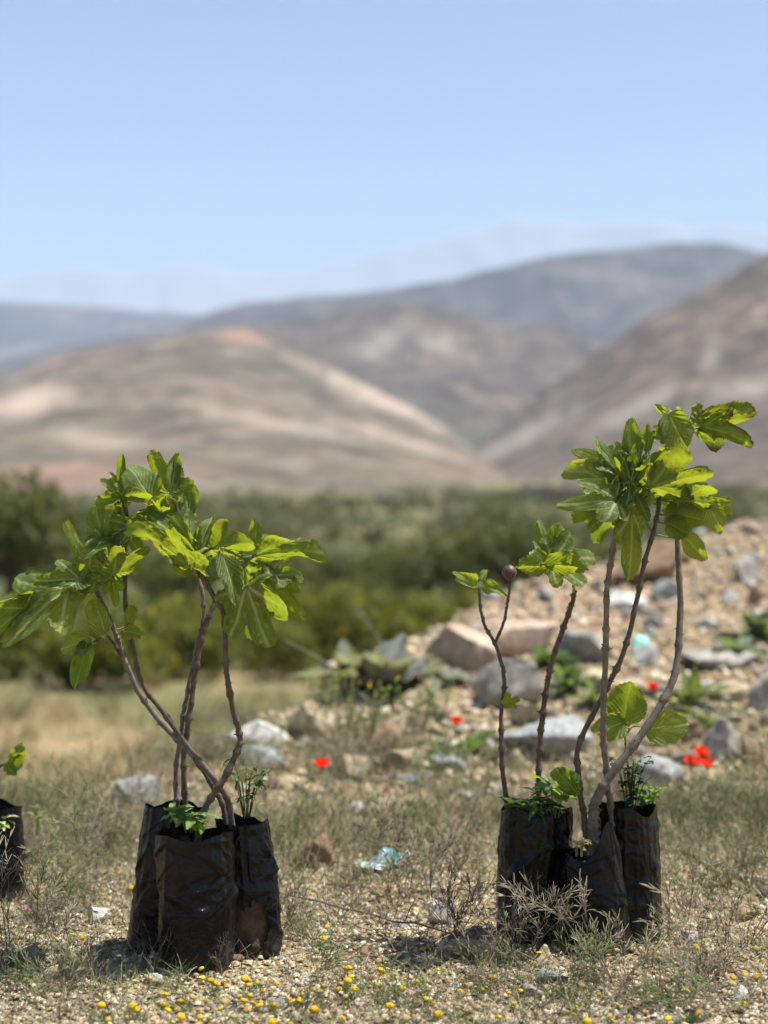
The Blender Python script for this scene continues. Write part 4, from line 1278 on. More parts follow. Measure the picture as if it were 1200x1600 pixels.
# ------------------------------------------------------------------ litter, branches
def build_litter():
    g = on_ground(600, 1365)
    n, m = 26, 12
    v, f, c = [], [], []
    for i in range(n):
        for j in range(m):
            u, w = i / (n - 1), j / (m - 1)
            z = .010 + .026 * u + .007 * math.sin(u * 9 + w * 3) + .005 * math.sin(w * 7 + u * 14) + .02 * (w - .3) * (w > .3)
            v.append(((u - .5) * .135, (w - .5) * .055 + .02 * u + .006 * math.sin(u * 11), z + .006 * float(vnoise(np.array(u * 9), np.array(w * 6), seed=8))))
            c.append((.22, .56, .62) if .55 < u < .86 and w > .1 else (.42, .58, .40) if u < .22 else (.66, .76, .82))
    for i in range(n - 1):
        for j in range(m - 1):
            a = i * m + j
            f.append((a, a + m, a + m + 1, a + 1))
    w_, nt, b = new_mat('wrapper_foil')
    at = nd(nt, 'ShaderNodeAttribute', attribute_name='tint'); nt.links.new(at.outputs['Color'], b.inputs['Base Color']); b.inputs['Roughness'].default_value = .35
    me = mesh('wrapper', v, f, w_, True, c)
    o = link('wrapper', me, None, g)
    sm = o.modifiers.new('thickness', 'SOLIDIFY'); sm.thickness = .0006
    o.rotation_euler.z = .15
    tag(o, 'crumpled white and turquoise wrapper lying between the sapling groups', 'wrapper')
    for i, (px, py, s, lab) in enumerate([(1004, 1012, .09, 'small torn turquoise scrap on the whitish stone'), (962, 935, .07, 'turquoise scrap between the tall stems near the crest'), (1022, 988, .03, 'tiny dark green scrap on the mound')]):
        g = on_ground(px, py + 8)
        v = []
        rs = np.random.default_rng(70 + i)
        for a in range(5):
            for b_ in range(5):
                v.append(((a / 4 - .5) * s * (1 - .12 * b_), (b_ / 4 - .5) * s * .5 + .3 * s, s * .8 * b_ / 4 + rs.uniform(-.1, .1) * s))
        f = [(a * 5 + b_, a * 5 + b_ + 5, a * 5 + b_ + 6, a * 5 + b_ + 1) for a in range(4) for b_ in range(4)]
        o = link('plastic_scrap', mesh('plastic_scrap', v, f, w_, True, np.tile((.16, .46, .40) if i < 2 else (.05, .16, .13), (25, 1))), None, g)
        o.modifiers.new('thickness', 'SOLIDIFY').thickness = .0008
        tag(o, lab, 'litter')
    def stick(name, pts, r0, r1, col, lab, cat, lift=.006, side=()):
        w = []
        for px, py in pts:
            q = on_ground(px, min(py, 1610)); w.append(q + (0, 0, lift))
        w = resample(w, 26)
        w[:, 2] += .004 * vnoise(np.arange(26) * .7, np.zeros(26), seed=int(pts[0][0]))
        mb = MB(); rr = np.linspace(r0, r1, 26) * (1 + .15 * vnoise(np.arange(26) * .9, np.ones(26), seed=3))
        mb.tube(w, rr, None, 7, col)
        for t, ln, a in side:
            p = w[int(t * 25)]; dr = np.array((math.cos(a), .2, abs(math.sin(a)))) * ln
            mb.tube(resample([p, p + dr * .5 + (0, 0, .004), p + dr], 5), r1 * .8, r1 * .4, 4, col)
        tag(link(name, mb.mesh(name, M['bark'], True, w[0]), None, w[0]), lab, cat)
    stick('fallen_branch', [(1010, 1328), (1075, 1338), (1120, 1362), (1165, 1378), (1215, 1390)], .005, .0055, (.17, .12, .085), 'smooth brown fallen branch right of the right bags', 'branch')
    stick('dry_twig', [(425, 1412), (520, 1440), (600, 1458), (680, 1475), (770, 1500), (840, 1530)], .0022, .0014, (.17, .13, .1), 'long thin dark twig crossing the gravel between groups', 'twig', .03, [(.3, .05, 2.5), (.5, .06, 1.1), (.65, .05, 2.2), (.8, .04, .8)])
    stick('dry_twig', [(505, 1512), (600, 1500), (660, 1485), (720, 1468)], .002, .0012, (.2, .16, .12), 'thin grey twig leading to the long pale stone', 'twig', .012, [(.4, .04, 2.2), (.7, .05, 1.2)])
    stick('dry_twig', [(500, 1563), (540, 1551), (590, 1534)], .0022, .002, (.45, .36, .2), 'straight straw coloured stick among the yellow buttons', 'twig', .004)
    stick('dry_twig', [(960, 1600), (1010, 1575), (1100, 1570), (1210, 1572)], .0018, .0014, (.2, .15, .1), 'long brown twig along the lower right edge', 'twig', .012, [(.5, .05, 2.0)])
    stick('dry_twig', [(1000, 1385), (1080, 1392), (1140, 1410)], .0015, .001, (.28, .22, .14), 'thin tan twig below the fallen branch', 'twig', .006)
    stick('dry_twig', [(200, 1590), (290, 1540), (350, 1500)], .0016, .001, (.2, .18, .11), 'thin twig leaning towards the front left bag', 'twig', .018, [(.5, .04, 1.9)])


build_litter()


# ------------------------------------------------------------------ potted fig saplings
def fig_leaf(lobes, length, width, fold, bend, wave, rs, burn=0.0, twist=0.0):
    """palmate fig leaf, junction with the stalk at the origin, middle lobe along +Y, upper side +Z"""
    if lobes == 1:
        ax = [(0, 1.0, 95, 1.6)]
    elif lobes == 3:
        ax = [(0, 1.0, 27, 3.2), (rad(53), .84, 25, 3.2), (-rad(51), .80, 25, 3.2), (rad(104), .42, 24, 2.5), (-rad(104), .40, 24, 2.5)]
    elif lobes == 5:
        ax = [(0, 1.0, 23, 3.4), (rad(46), .90, 22, 3.4), (-rad(46), .87, 22, 3.4), (rad(92), .66, 23, 3.0), (-rad(92), .64, 23, 3.0), (rad(130), .34, 16, 2.5), (-rad(130), .34, 16, 2.5)]
    else:                                                     # 2: main lobe and one side lobe
        ax = [(0, 1.0, 27, 3.0), (rad(52), .86, 23, 3.2), (-rad(48), .52, 26, 2.6)]
    nth, nr = 97, 14
    th = np.linspace(-rad(150), rad(150), nth)
    rr = np.zeros(nth)
    for a, L, hw, p in ax:                                     # blunt lobes that widen outwards
        q = np.clip(np.abs(th - a) / rad(hw), 0, 1)
        rr = np.maximum(rr, L * (1 - q ** p) ** .5)
    rr = np.maximum(rr, (.43 + .13 * np.cos(th)) * (1 if lobes > 1 else .5))
    rr = np.convolve(np.pad(rr, 2, 'edge'), (.1, .2, .4, .2, .1), 'valid')
    rr *= 1 + .022 * np.sin(th * 47) + .035 * vnoise(th * 5, th * 0, seed=int(rs.integers(99)))
    t = (np.arange(nr) / (nr - 1)) ** .8
    T, TH = np.meshgrid(t, th)
    r = T * rr[:, None]
    x, y = r * np.sin(TH), r * np.cos(TH)
    xm, ym = np.abs(x).max(), y.max()
    # veins: lobe axes and their side veins
    vein = np.zeros_like(x); best = np.full_like(x, 9.); us = np.zeros_like(x); vs = np.zeros_like(x)
    for a, L, hw, p in ax:
        u = x * math.sin(a) + y * math.cos(a); v = x * math.cos(a) - y * math.sin(a)
        dd = np.where(u > -.02, np.abs(v), 9)
        m = (dd < best); best = np.where(m, dd, best); us = np.where(m, u, us); vs = np.where(m, v, vs)
        vein = np.maximum(vein, np.where((u > 0) & (u < L), np.clip(1.5 - np.abs(v) / (.027 * (1.15 - .6 * u / L)), 0, 1), 0))
    ph = (us - .75 * np.abs(vs)) * 8.5
    side = np.abs(ph - np.round(ph))
    vein2 = np.clip(1.35 - side / .085, 0, 1) * .72
    vein = np.maximum(vein, vein2)
    quilt = np.cos(np.minimum(side, .5) * 2 * np.pi)           # 1 on veins, -1 between
    sc_x, sc_y = width / (2 * xm), length / ym
    X, Y = x * sc_x, y * sc_y
    S = .5 * (sc_x + sc_y)
    Z = -.024 * S * quilt * T - .014 * S * vein
    Z = Z + fold * np.abs(X) * (1 - .2 * np.abs(X) / (width / 2 + 1e-9))
    Z = Z + wave * S * T ** 2 * (.5 * np.sin(TH * 5 + rs.uniform(0, 6)) + .8 * vnoise(x * 3.2 + rs.uniform(0, 50), y * 3.2, seed=3)) * .26
    # bend along the length, about the X axis
    ang = bend * Y / length
    if abs(bend) > 1e-3:
        Rb = length / bend
        Y2 = np.sin(ang) * Rb - Z * np.sin(ang) * 1.0
        Z2 = -(1 - np.cos(ang)) * Rb + Z * np.cos(ang)
    else:
        Y2, Z2 = Y, Z
    tw = twist * Y / length
    X3, Z3 = X * np.cos(tw) - Z2 * np.sin(tw), X * np.sin(tw) + Z2 * np.cos(tw)
    V = np.stack([X3, Y2, Z3], 2).reshape(-1, 3)
    i = (np.arange(nth - 1)[:, None] * nr + np.arange(nr - 1)[None]).ravel()
    f = np.stack([i, i + 1, i + 1 + nr, i + nr], 1)
    bn = np.clip((T - .86 + .25 * vnoise(x * 5, y * 5, seed=7)) * 6, 0, 1) * burn + np.clip(vnoise(x * 7 + 9, y * 7, seed=5) * 6 - 3.6, 0, 1) * burn
    return mesh('leaf', V, f, M['leaf'], True, None, {'vein': vein.ravel(), 'burn': np.clip(bn, 0, 1).ravel()})


LEAFN = [0]


def place_leaf(parent, ploc, stems, bx, by, tx, ty, w, d, dyb=0., dyt=0., roll=0., lobes=3, fold=.25, bend=.5, wave=.6, burn=0., twist=0., pet=True):
    """base pixel, tip pixel, photo width, distances; roll > 0 turns the seen face up, < 0 down"""
    LEAFN[0] += 1
    rs = np.random.default_rng(500 + LEAFN[0])
    A, B = P(bx, by, d + dyb), P(tx, ty, d + dyt)
    ax = Vector(B - A); L = ax.length; ax.normalize()
    cam_v = Vector((0, -1, 0))
    n = cam_v - ax * cam_v.dot(ax)
    if n.length < .05:
        n = Vector((0, 0, 1)) - ax * ax.z
    n.normalize()
    upv = Vector((0, 0, 1)) - ax * ax.z
    upv = upv - n * upv.dot(n)
    if upv.length < .15:
        upv = ax.cross(n)
    upv.normalize()
    n = (n * math.cos(roll) + upv * math.sin(roll)).normalized()
    if n.z < 0 and abs(roll) > .02:
        n = -n                                                # upper side of a leaf looks to the sky
    elif abs(roll) <= .02 and rs.random() < .5:
        n = -n
    xv = ax.cross(n).normalized()
    W = w * d / F / max(.45, abs(math.cos(roll))) * (1.0 if lobes == 1 else 1.15)
    fold *= rs.uniform(.6, 1.4); bend *= rs.uniform(.5, 1.3); wave *= rs.uniform(.9, 1.9)
    me = fig_leaf(lobes, L * (1 + .1 * abs(bend)), W, fold, bend, wave, rs, burn, twist)
    rot = Matrix((xv, ax, n)).transposed().to_4x4()
    o = link('leaf', me, parent)
    # turn so that the bent tip still ends at the tip point
    corr = Matrix.Rotation(bend * .48, 4, 'X')
    mloc = Matrix.Translation(Vector(A - ploc)) @ rot @ corr
    o.matrix_local = mloc
    if pet and stems is not None:
        k = np.argmin(np.linalg.norm(stems - A, axis=1))
        s = stems[k]
        if 0.004 < np.linalg.norm(s - A) < .12:
            mid = (s + A) / 2 + np.array((0, -.002, -.004))
            inv = mloc.inverted()
            pts = resample([s - ploc, mid - ploc, A - ploc, A - ploc + np.array(ax) * L * .06], 9)
            loc = np.array([inv @ Vector(p) for p in pts])
            mb = MB(); mb.tube(loc, .0020, .0013, 6, (.23, .27, .09))
            link('petiole', mb.mesh('petiole', M['foliage']), o)
    return o


def make_bag(parent, base, top, r0, r1, hgt, seed, rim=0.0, hole=None, peak=None, flat=1.0):
    """open black plastic bag: crumpled sleeve from base to top (both relative to the parent), soil inside"""
    nt_, nz = (190, 110) if hole is None else (260, 150)
    th = np.linspace(0, 2 * np.pi, nt_, endpoint=False) + np.pi / 2
    zz = np.linspace(0, 1, nz)
    Z, TH = np.meshgrid(zz, th, indexing='ij')
    c, s = np.cos(TH), np.sin(TH)
    sq = (np.abs(c) ** 3.2 + np.abs(s) ** 3.2) ** (-1 / 3.2)                      # slightly squared by the folded base
    rr = (r0 + (r1 - r0) * Z ** .9) * (1 + (sq - 1) * (.45 - .3 * Z))
    rr *= 1 + .05 * np.sin(np.pi * Z) 
    big = fbm(c * 1.3 + seed, s * 1.3, Z * 2.2, 3, seed)
    cre = 1 - np.abs(fbm(c * 2.1 + 5 + seed, s * 2.1, Z * 7 + c * 1.5, 3, seed + 4)) * 2.4
    cre2 = 1 - np.abs(fbm(c * 4.2 + seed, s * 4.2 + Z * 3, Z * 9, 3, seed + 8)) * 2.6
    vert = 1 - np.abs(fbm(c * 3.4 + 3 + seed, s * 3.4, Z * 1.1, 2, seed + 12)) * 2.6
    rr *= 1 + .085 * big + .022 * np.clip(cre, 0, 1) ** 2 + .008 * np.clip(cre2, 0, 1) ** 2 + .035 * np.clip(vert, 0, 1) ** 2 * (.35 + Z)
    # sharp folds: straight creases at random slants over the skin
    rs = np.random.default_rng(seed + 77)
    U, W_ = np.angle(np.exp(1j * (TH + np.pi / 2))) * r0, Z * hgt
    fold_ = np.zeros_like(U)
    for k in range(64):
        cu, cw = rs.uniform(-np.pi, np.pi) * r0, rs.uniform(0, 1) * hgt
        a = rs.normal(0, .55) + (np.pi / 2 if rs.random() < .22 else 0)
        du = np.angle(np.exp(1j * (U - cu) / r0)) * r0; dw = W_ - cw
        tt = du * math.cos(a) + dw * math.sin(a); dd = -du * math.sin(a) + dw * math.cos(a)
        wd, ln = rs.uniform(.006, .022), rs.uniform(.015, .06)
        prof = np.where(dd > 0, np.clip(1 - dd / wd, 0, 1), np.clip(1 + dd / (wd * .35), 0, 1))    # one steep flank, one soft
        fold_ += rs.choice((-.6, 1.0)) * wd * rs.uniform(.12, .30) * prof * np.clip(1.3 - (tt / ln) ** 2, 0, 1)
    rr = rr + fold_ * np.clip((1 - Z) * 12, 0, 1) ** .5
    rr *= 1 + .10 * fbm(c * 2.2 + seed, s * 2.2, Z * 1.5, 2, seed + 31) * np.clip((Z - .72) / .28, 0, 1) ** 1.5
    low = np.clip((.07 - Z) / .07, 0, 1)
    rr *= 1 - .12 * low
    zt = Z * hgt
    zt = zt + rim * vnoise(c * 1.6 + seed, s * 1.6, seed=seed + 2) * Z ** 3 * hgt
    if peak is not None:                                       # a corner of the rim pulled up, the rest sagging
        pa, ph, sag = peak
        g = np.exp(-((np.angle(np.exp(1j * (TH - pa)))) / .55) ** 2)
        zt = zt + (ph * g - sag * np.clip(-s, 0, 1) * (1 - g)) * Z ** 4 * hgt
    ctr = np.asarray(base)[None, None] + (np.asarray(top) - np.asarray(base))[None, None] * Z[..., None]
    V = np.stack([ctr[..., 0] + rr * c, ctr[..., 1] + rr * s * flat, ctr[..., 2] * 0 + np.asarray(base)[2] + zt], 2)
    f = []
    for i in range(nz - 1):
        for k in range(nt_):
            k2 = (k + 1) % nt_
            if hole is not None:
                ha, hz, hw, hh = hole
                da = np.angle(np.exp(1j * (th[k] - ha))); dz = zz[i] - hz
                ragged = 1 + .22 * math.sin(th[k] * 9) + .12 * math.sin(th[k] * 23 + zz[i] * 30)
                if (abs(da) / hw) ** 3 + (abs(dz) / (hh * ragged)) ** 3 < 1:
                    continue
            f.append((i * nt_ + k, i * nt_ + k2, (i + 1) * nt_ + k2, (i + 1) * nt_ + k))
    dust = np.clip(1.0 - Z * 1.6, 0, 1) ** 1.2
    bag = link('bag', mesh('bag', V.reshape(-1, 3), f, M['bag'], True, None, {'dust': dust.ravel()}), parent)
    # root ball with a lumpy top
    v, f2 = [], []
    n1, n2 = 40, 12
    for i in range(n2):
        t = i / (n2 - 1)
        for k in range(n1):
            a = 2 * np.pi * k / n1
            r = (r0 + (r1 - r0) * t * .85) * (.83 + .05 * float(vnoise(np.array(math.cos(a) * 3), np.array(math.sin(a) * 3), np.array(t * 6.), seed)))
            cc = np.asarray(base) + (np.asarray(top) - np.asarray(base)) * t * .85
            v.append((cc[0] + r * math.cos(a), cc[1] + r * math.sin(a) * flat, base[2] + .004 + t * hgt * (.82 if peak is None else .7)))
    for i in range(n2 - 1):
        for k in range(n1):
            f2.append((i * n1 + k, i * n1 + (k + 1) % n1, (i + 1) * n1 + (k + 1) % n1, (i + 1) * n1 + k))
    lastc = len(v)
    q = np.mean(np.array(v[-n1:]), 0); v.append((q[0], q[1], q[2] + .012))
    for k in range(n1):
        f2.append(((n2 - 1) * n1 + k, (n2 - 1) * n1 + (k + 1) % n1, lastc))
    link('soil', mesh('soil', v, f2, M['root_soil'], True), parent)
    return bag


def stem_tube(parent, ploc, pts, r0, r1, d, col, seed, knobs=1.0, name='stem', n=90, dy=None):
    w = np.array([P(px, py, d + (dy[i] if dy else 0)) for i, (px, py) in enumerate(pts)])
    c = resample(w, n)
    rs = np.random.default_rng(seed)
    t = np.linspace(0, 1, n)
    rr = r0 + (r1 - r0) * t ** .8
    rings = np.zeros(n)
    k = 4
    while k < n:                                               # leaf scars: small swollen rings
        rings[k] += rs.uniform(.2, .55) * knobs
        if k + 1 < n:
            rings[k + 1] += .06
        k += int(rs.integers(4, 9))
    rr = rr * (1 + rings + .06 * vnoise(t * 40, t * 0, seed=seed))
    c = c + .0012 * np.stack([vnoise(t * 22, t * 0, seed=seed + 1), vnoise(t * 22, t * 0, seed=seed + 2), t * 0], 1)
    mb = MB(); mb.tube(c, rr, None, 10, col)
    for k in range(int(48 * knobs)):                           # buds and stubs along the bark
        i = int(rs.integers(3, n - 3)); a = rs.normal(size=3); tg = c[i + 1] - c[i]; tg = tg / np.linalg.norm(tg)
        a -= tg * (a @ tg); a /= np.linalg.norm(a)
        p = c[i] + a * rr[i] * .7
        mb.tube(np.array([p, p + a * rr[i] * .45 + tg * .001, p + a * rr[i] * .75 + tg * .002]), np.array((.0016, .0012, .0005)), None, 5, np.array(col) * .85)
    link(name, mb.mesh(name, M['bark'], True, ploc), parent)
    return c


BROWN = (.088, .066, .050)
GREY = (.125, .104, .085)


def sapling(label, bagpx, d, r0, r1, hgt, seed, toppx=None, **kw):
    """thing placed where the bag's foot stands"""
    foot = np.array(((bagpx - 600) / F * d, d, 0.0)); foot[2] = float(gz(foot[0], foot[1])) - .004
    o = thing('fig_sapling', label, 'sapling', foot, 'potted fig saplings')
    tx = ((toppx if toppx else bagpx) - bagpx) / F * d
    make_bag(o, (0, 0, 0), (tx, 0, hgt), r0, r1, hgt, seed, **kw)
    return o, foot


def build_left():
    dA, dB, dC = 3.14, 3.24, 3.26
    # ---- front bag: curved stem to the right, crown of the middle node
    o, g = sapling('fig sapling in the front black bag of the left group, single stem curving right', 309, dA, .068, .068, .252, 1, 305, rim=.05)
    s = stem_tube(o, g, [(305, 1330), (318, 1268), (345, 1225), (371, 1172), (374, 1148), (365, 1110), (353, 1040), (350, 965), (331, 926), (313, 896), (305, 866)], .0066, .0046, dA, BROWN, 3, 1., dy=[0, 0, 0, .01, .01, .0, -.02, -.02, -.02, -.02, -.02])
    Lf = lambda *a, **k: place_leaf(o, g, s, *a, **k)
    D = 3.12
    Lf(331, 857, 393, 848, 66, D, -.0, -.03, -.5, 3, .35, .5)
    Lf(307, 864, 268, 806, 26, D, -.02, -.05, -.35, 1, .6, .3)
    Lf(310, 864, 334, 802, 22, D, -.02, .02, .3, 1, .6, .3)
    Lf(306, 858, 311, 822, 14, D, -.03, -.03, .2, 1, .5, .2)
    Lf(300, 866, 222, 798, 60, D, .02, .09, .75, 5, .2, .5)
    Lf(296, 884, 204, 820, 46, D, -.03, -.09, -.8, 5, .3, .4)
    Lf(348, 866, 368, 940, 34, D, -.03, -.06, .45, 1, .5, .5)
    Lf(398, 862, 400, 811, 24, D, .05, .05, .2, 1, .5, .4)
    Lf(400, 868, 503, 860, 50, D, .0, -.02, -.55, 3, .2, .25, twist=-.2)
    Lf(400, 870, 470, 846, 30, D, .04, .1, .9, 3, .3, .3)
    Lf(415, 899, 472, 902, 44, D, -.02, .0, .55, 3, .35, .4)
    Lf(414, 898, 474, 970, 50, D, -.01, -.03, -.35, 2, .4, .5)
    Lf(385, 916, 422, 1012, 96, D, -.02, -.05, -.25, 5, .3, .4)
    Lf(390, 905, 392, 990, 60, D, .05, .10, .2, 3, .4, .6)
    Lf(372, 925, 356, 962, 34, D, .0, .02, -.4, 1, .4, .6)
    stem_tube(o, g, [(307, 872), (332, 857), (360, 862), (385, 875), (400, 866)], .0026, .0022, D, (.17, .17, .07), 31, .4, 'branch', 30)
    stem_tube(o, g, [(385, 875), (400, 885), (415, 899)], .0022, .0018, D, (.2, .22, .08), 32, .2, 'branch', 14)
    # ---- left rear bag: two upright stems
    o, g = sapling('fig sapling in the leaning rear left bag of the left group, two upright stems', 252, dC, .066, .054, .286, 2, 272, rim=.05)
    s1 = stem_tube(o, g, [(280, 1310), (276, 1255), (275, 1205), (284, 1135), (292, 1088), (308, 1010), (318, 965), (316, 925), (305, 884)], .0052, .0038, dC, GREY, 4)
    s2 = stem_tube(o, g, [(292, 1310), (290, 1255), (287, 1190), (297, 1110), (307, 1045), (319, 985), (337, 938), (354, 920)], .0062, .0045, dC, BROWN, 5, dy=[0, -.01, -.01, -.01, -.01, -.01, 0, .01])
    s = np.vstack([s1, s2])
    Lf = lambda *a, **k: place_leaf(o, g, s, *a, **k)
    D = 3.22
    Lf(262, 770, 236, 704, 70, D, -.02, .0, -.5, 5, .35, -.2)
    Lf(266, 768, 276, 722, 30, D, -.03, -.02, -.4, 1, .5, .2)
    Lf(296, 802, 300, 756, 26, D, .0, .0, .3, 1, .5, .4)
    Lf(283, 815, 288, 775, 18, D, -.04, -.03, .5, 1, .4, .3)
    Lf(262, 772, 290, 778, 24, D, -.01, .03, .8, 1, .4, .3)
    Lf(285, 850, 255, 822, 36, D, .02, .04, .6, 3, .3, .4)
    Lf(300, 850, 320, 825, 26, D, .02, .05, .5, 1, .3, .4)
    Lf(280, 800, 258, 838, 36, D, .0, -.02, .4, 3, .3, .5)
    Lf(272, 780, 306, 812, 34, D, .02, .03, .5, 3, .3, .4)
    Lf(268, 785, 228, 800, 34, D, .03, .05, -.4, 3, .3, .4)
    stem_tube(o, g, [(305, 884), (300, 850), (285, 815), (266, 772)], .0034, .0024, D, (.15, .13, .07), 33, .4, 'branch', 24)
    # ---- right bag, torn: two stems leaning left
    o, g = sapling('fig sapling in the torn right bag of the left group, two stems leaning left', 394, dB, .060, .049, .262, 3, 378, rim=.05, hole=(rad(-82), .27, .62, .15))
    s1 = stem_tube(o, g, [(364, 1320), (360, 1268), (349, 1236), (320, 1200), (280, 1158), (236, 1110), (212, 1072), (195, 1030), (178, 982), (152, 928), (143, 905)], .0066, .0045, dB, GREY, 6, .8, dy=[0, -.02, -.05, -.06, -.06, -.05, -.05, -.05, -.05, -.05, -.05])
    s2 = stem_tube(o, g, [(356, 1320), (351, 1266), (331, 1226), (297, 1172), (254, 1112), (226, 1076), (209, 1022), (198, 955), (195, 885), (198, 808), (191, 772)], .006, .0038, dB, BROWN, 7, .9)
    s3 = stem_tube(o, g, [(198, 1040), (183, 1015), (165, 990)], .0030, .0024, dB - .05, BROWN, 8, .5, 'branch', 24)
    s4 = stem_tube(o, g, [(195, 800), (205, 782), (225, 775), (245, 790)], .0024, .0018, dB, (.14, .10, .07), 9, .4, 'branch', 20)
    s = np.vstack([s1, s2, s3, s4])
    Lf = lambda *a, **k: place_leaf(o, g, s, *a, **k)
    D = 3.2
    Lf(178, 897, 234, 856, 46, D, -.05, -.07, -.7, 2, .3, .3)
    Lf(236, 778, 200, 730, 50, D, -.02, .0, .5, 1, .3, .4)
    Lf(190, 772, 190, 711, 34, D, -.01, -.02, .25, 3, .6, .3)
    Lf(186, 776, 160, 748, 28, D, -.02, -.02, .4, 3, .3, .4)
    Lf(192, 779, 148, 786, 22, D, -.03, -.06, -.6, 1, .3, .5)
    Lf(192, 780, 238, 776, 20, D, -.03, -.06, -.7, 1, .3, .5)
    Lf(196, 785, 170, 812, 36, D, .04, .06, .4, 3, .3, .4)
    Lf(232, 792, 248, 838, 36, D, .0, .03, .6, 1, .3, .5)
    Lf(160, 838, 150, 788, 44, D, -.02, -.01, -.35, 1, .35, .2)
    Lf(185, 835, 180, 786, 40, D, .03, .05, .4, 3, .35, .4)
    Lf(205, 822, 132, 856, 62, D, .0, -.03, .65, 3, .2, .6, wave=1.0)
    Lf(190, 830, 222, 868, 50, D, -.01, .0, .7, 3, .2, .5, wave=1.0)
    Lf(140, 892, 105, 822, 44, D, -.02, -.01, .3, 2, .4, -.5)
    Lf(160, 880, 186, 842, 50, D, .03, .05, .5, 3, .3, .3)
    Lf(168, 872, 150, 830, 46, D, .05, .08, .6, 3, .3, .3)
    Lf(125, 905, 55, 908, 52, D, -.05, -.08, .35, 2, .3, .3)
    Lf(106, 918, 14, 1000, 104, D, -.04, -.08, .3, 3, .2, .4, wave=.9)
    Lf(70, 928, 0, 935, 44, D, -.02, -.06, .6, 3, .25, .4, wave=1.5, burn=.25)
    Lf(60, 920, 24, 905, 34, D, .03, .05, -.5, 3, .25, .4, wave=1.5)
    Lf(40, 950, -22, 1000, 50, D, -.05, -.09, -.4, 3, .3, .5)
    Lf(164, 990, 146, 934, 36, D, -.05, -.04, -.3, 1, .45, -.3)
    Lf(143, 1003, 100, 1012, 40, D, -.05, -.03, .3, 1, .5, .7, pet=False)
    Lf(136, 1006, 117, 1074, 32, D, -.06, -.05, -.2, 1, .6, .4, pet=False)
    Lf(176, 905, 182, 946, 30, D, -.02, .0, -.3, 3, .3, .5)
    Lf(192, 986, 226, 992, 24, D, -.02, -.04, .4, 1, .3, .5)
    Lf(200, 975, 207, 945, 20, D, .0, .03, .3, 1, .3, .3)
    Lf(145, 908, 122, 890, 24, D, .0, .03, .4, 1, .3, .3)
    for a in ((245, 815, 222, 852, 40, .02, .04, -.35, 3), (178, 850, 132, 866, 44, -.02, -.05, .5, 3),
              (150, 905, 94, 938, 48, -.02, -.05, .5, 3), (60, 935, 18, 975, 44, -.03, -.05, .4, 3), (190, 870, 212, 900, 34, .0, .02, -.4, 1)):
        Lf(*a[:5], D, *a[5:7], a[7], a[8], .3, .5, wave=.9)
    stem_tube(o, g, [(165, 990), (155, 998), (143, 1003)], .0018, .0014, dB - .05, (.1, .08, .05), 34, .2, 'branch', 12)


def fig_fruit(parent, ploc, px, py, d, r):
    c = P(px, py, d)
    v, f = [], []
    n1, n2 = 20, 14
    for i in range(n2):
        t = i / (n2 - 1)
        a = math.pi * t
        rr = r * math.sin(a) * (1 - .12 * math.cos(a)) if 0 < i < n2 - 1 else r * .08
        z = r * (math.cos(a) * (.95 if t < .5 else 1.3))
        rr *= 1 if t < .6 else 1 - .45 * (t - .6) / .4
        for k in range(n1):
            b = 2 * np.pi * k / n1
            v.append((rr * (1 + .03 * math.cos(b * 6)) * math.cos(b), rr * (1 + .03 * math.cos(b * 6)) * math.sin(b), z))
    for i in range(n2 - 1):
        for k in range(n1):
            f.append((i * n1 + k, (i + 1) * n1 + k, (i + 1) * n1 + (k + 1) % n1, i * n1 + (k + 1) % n1))
    f.append(tuple(range(n1))); f.append(tuple((n2 - 1) * n1 + k for k in range(n1))[::-1])
    e = link('fruit', mesh('fruit', v, f, M['fig'], True), parent, c - ploc)
    e['label'] = 'round purple brown fig on the fork tip'


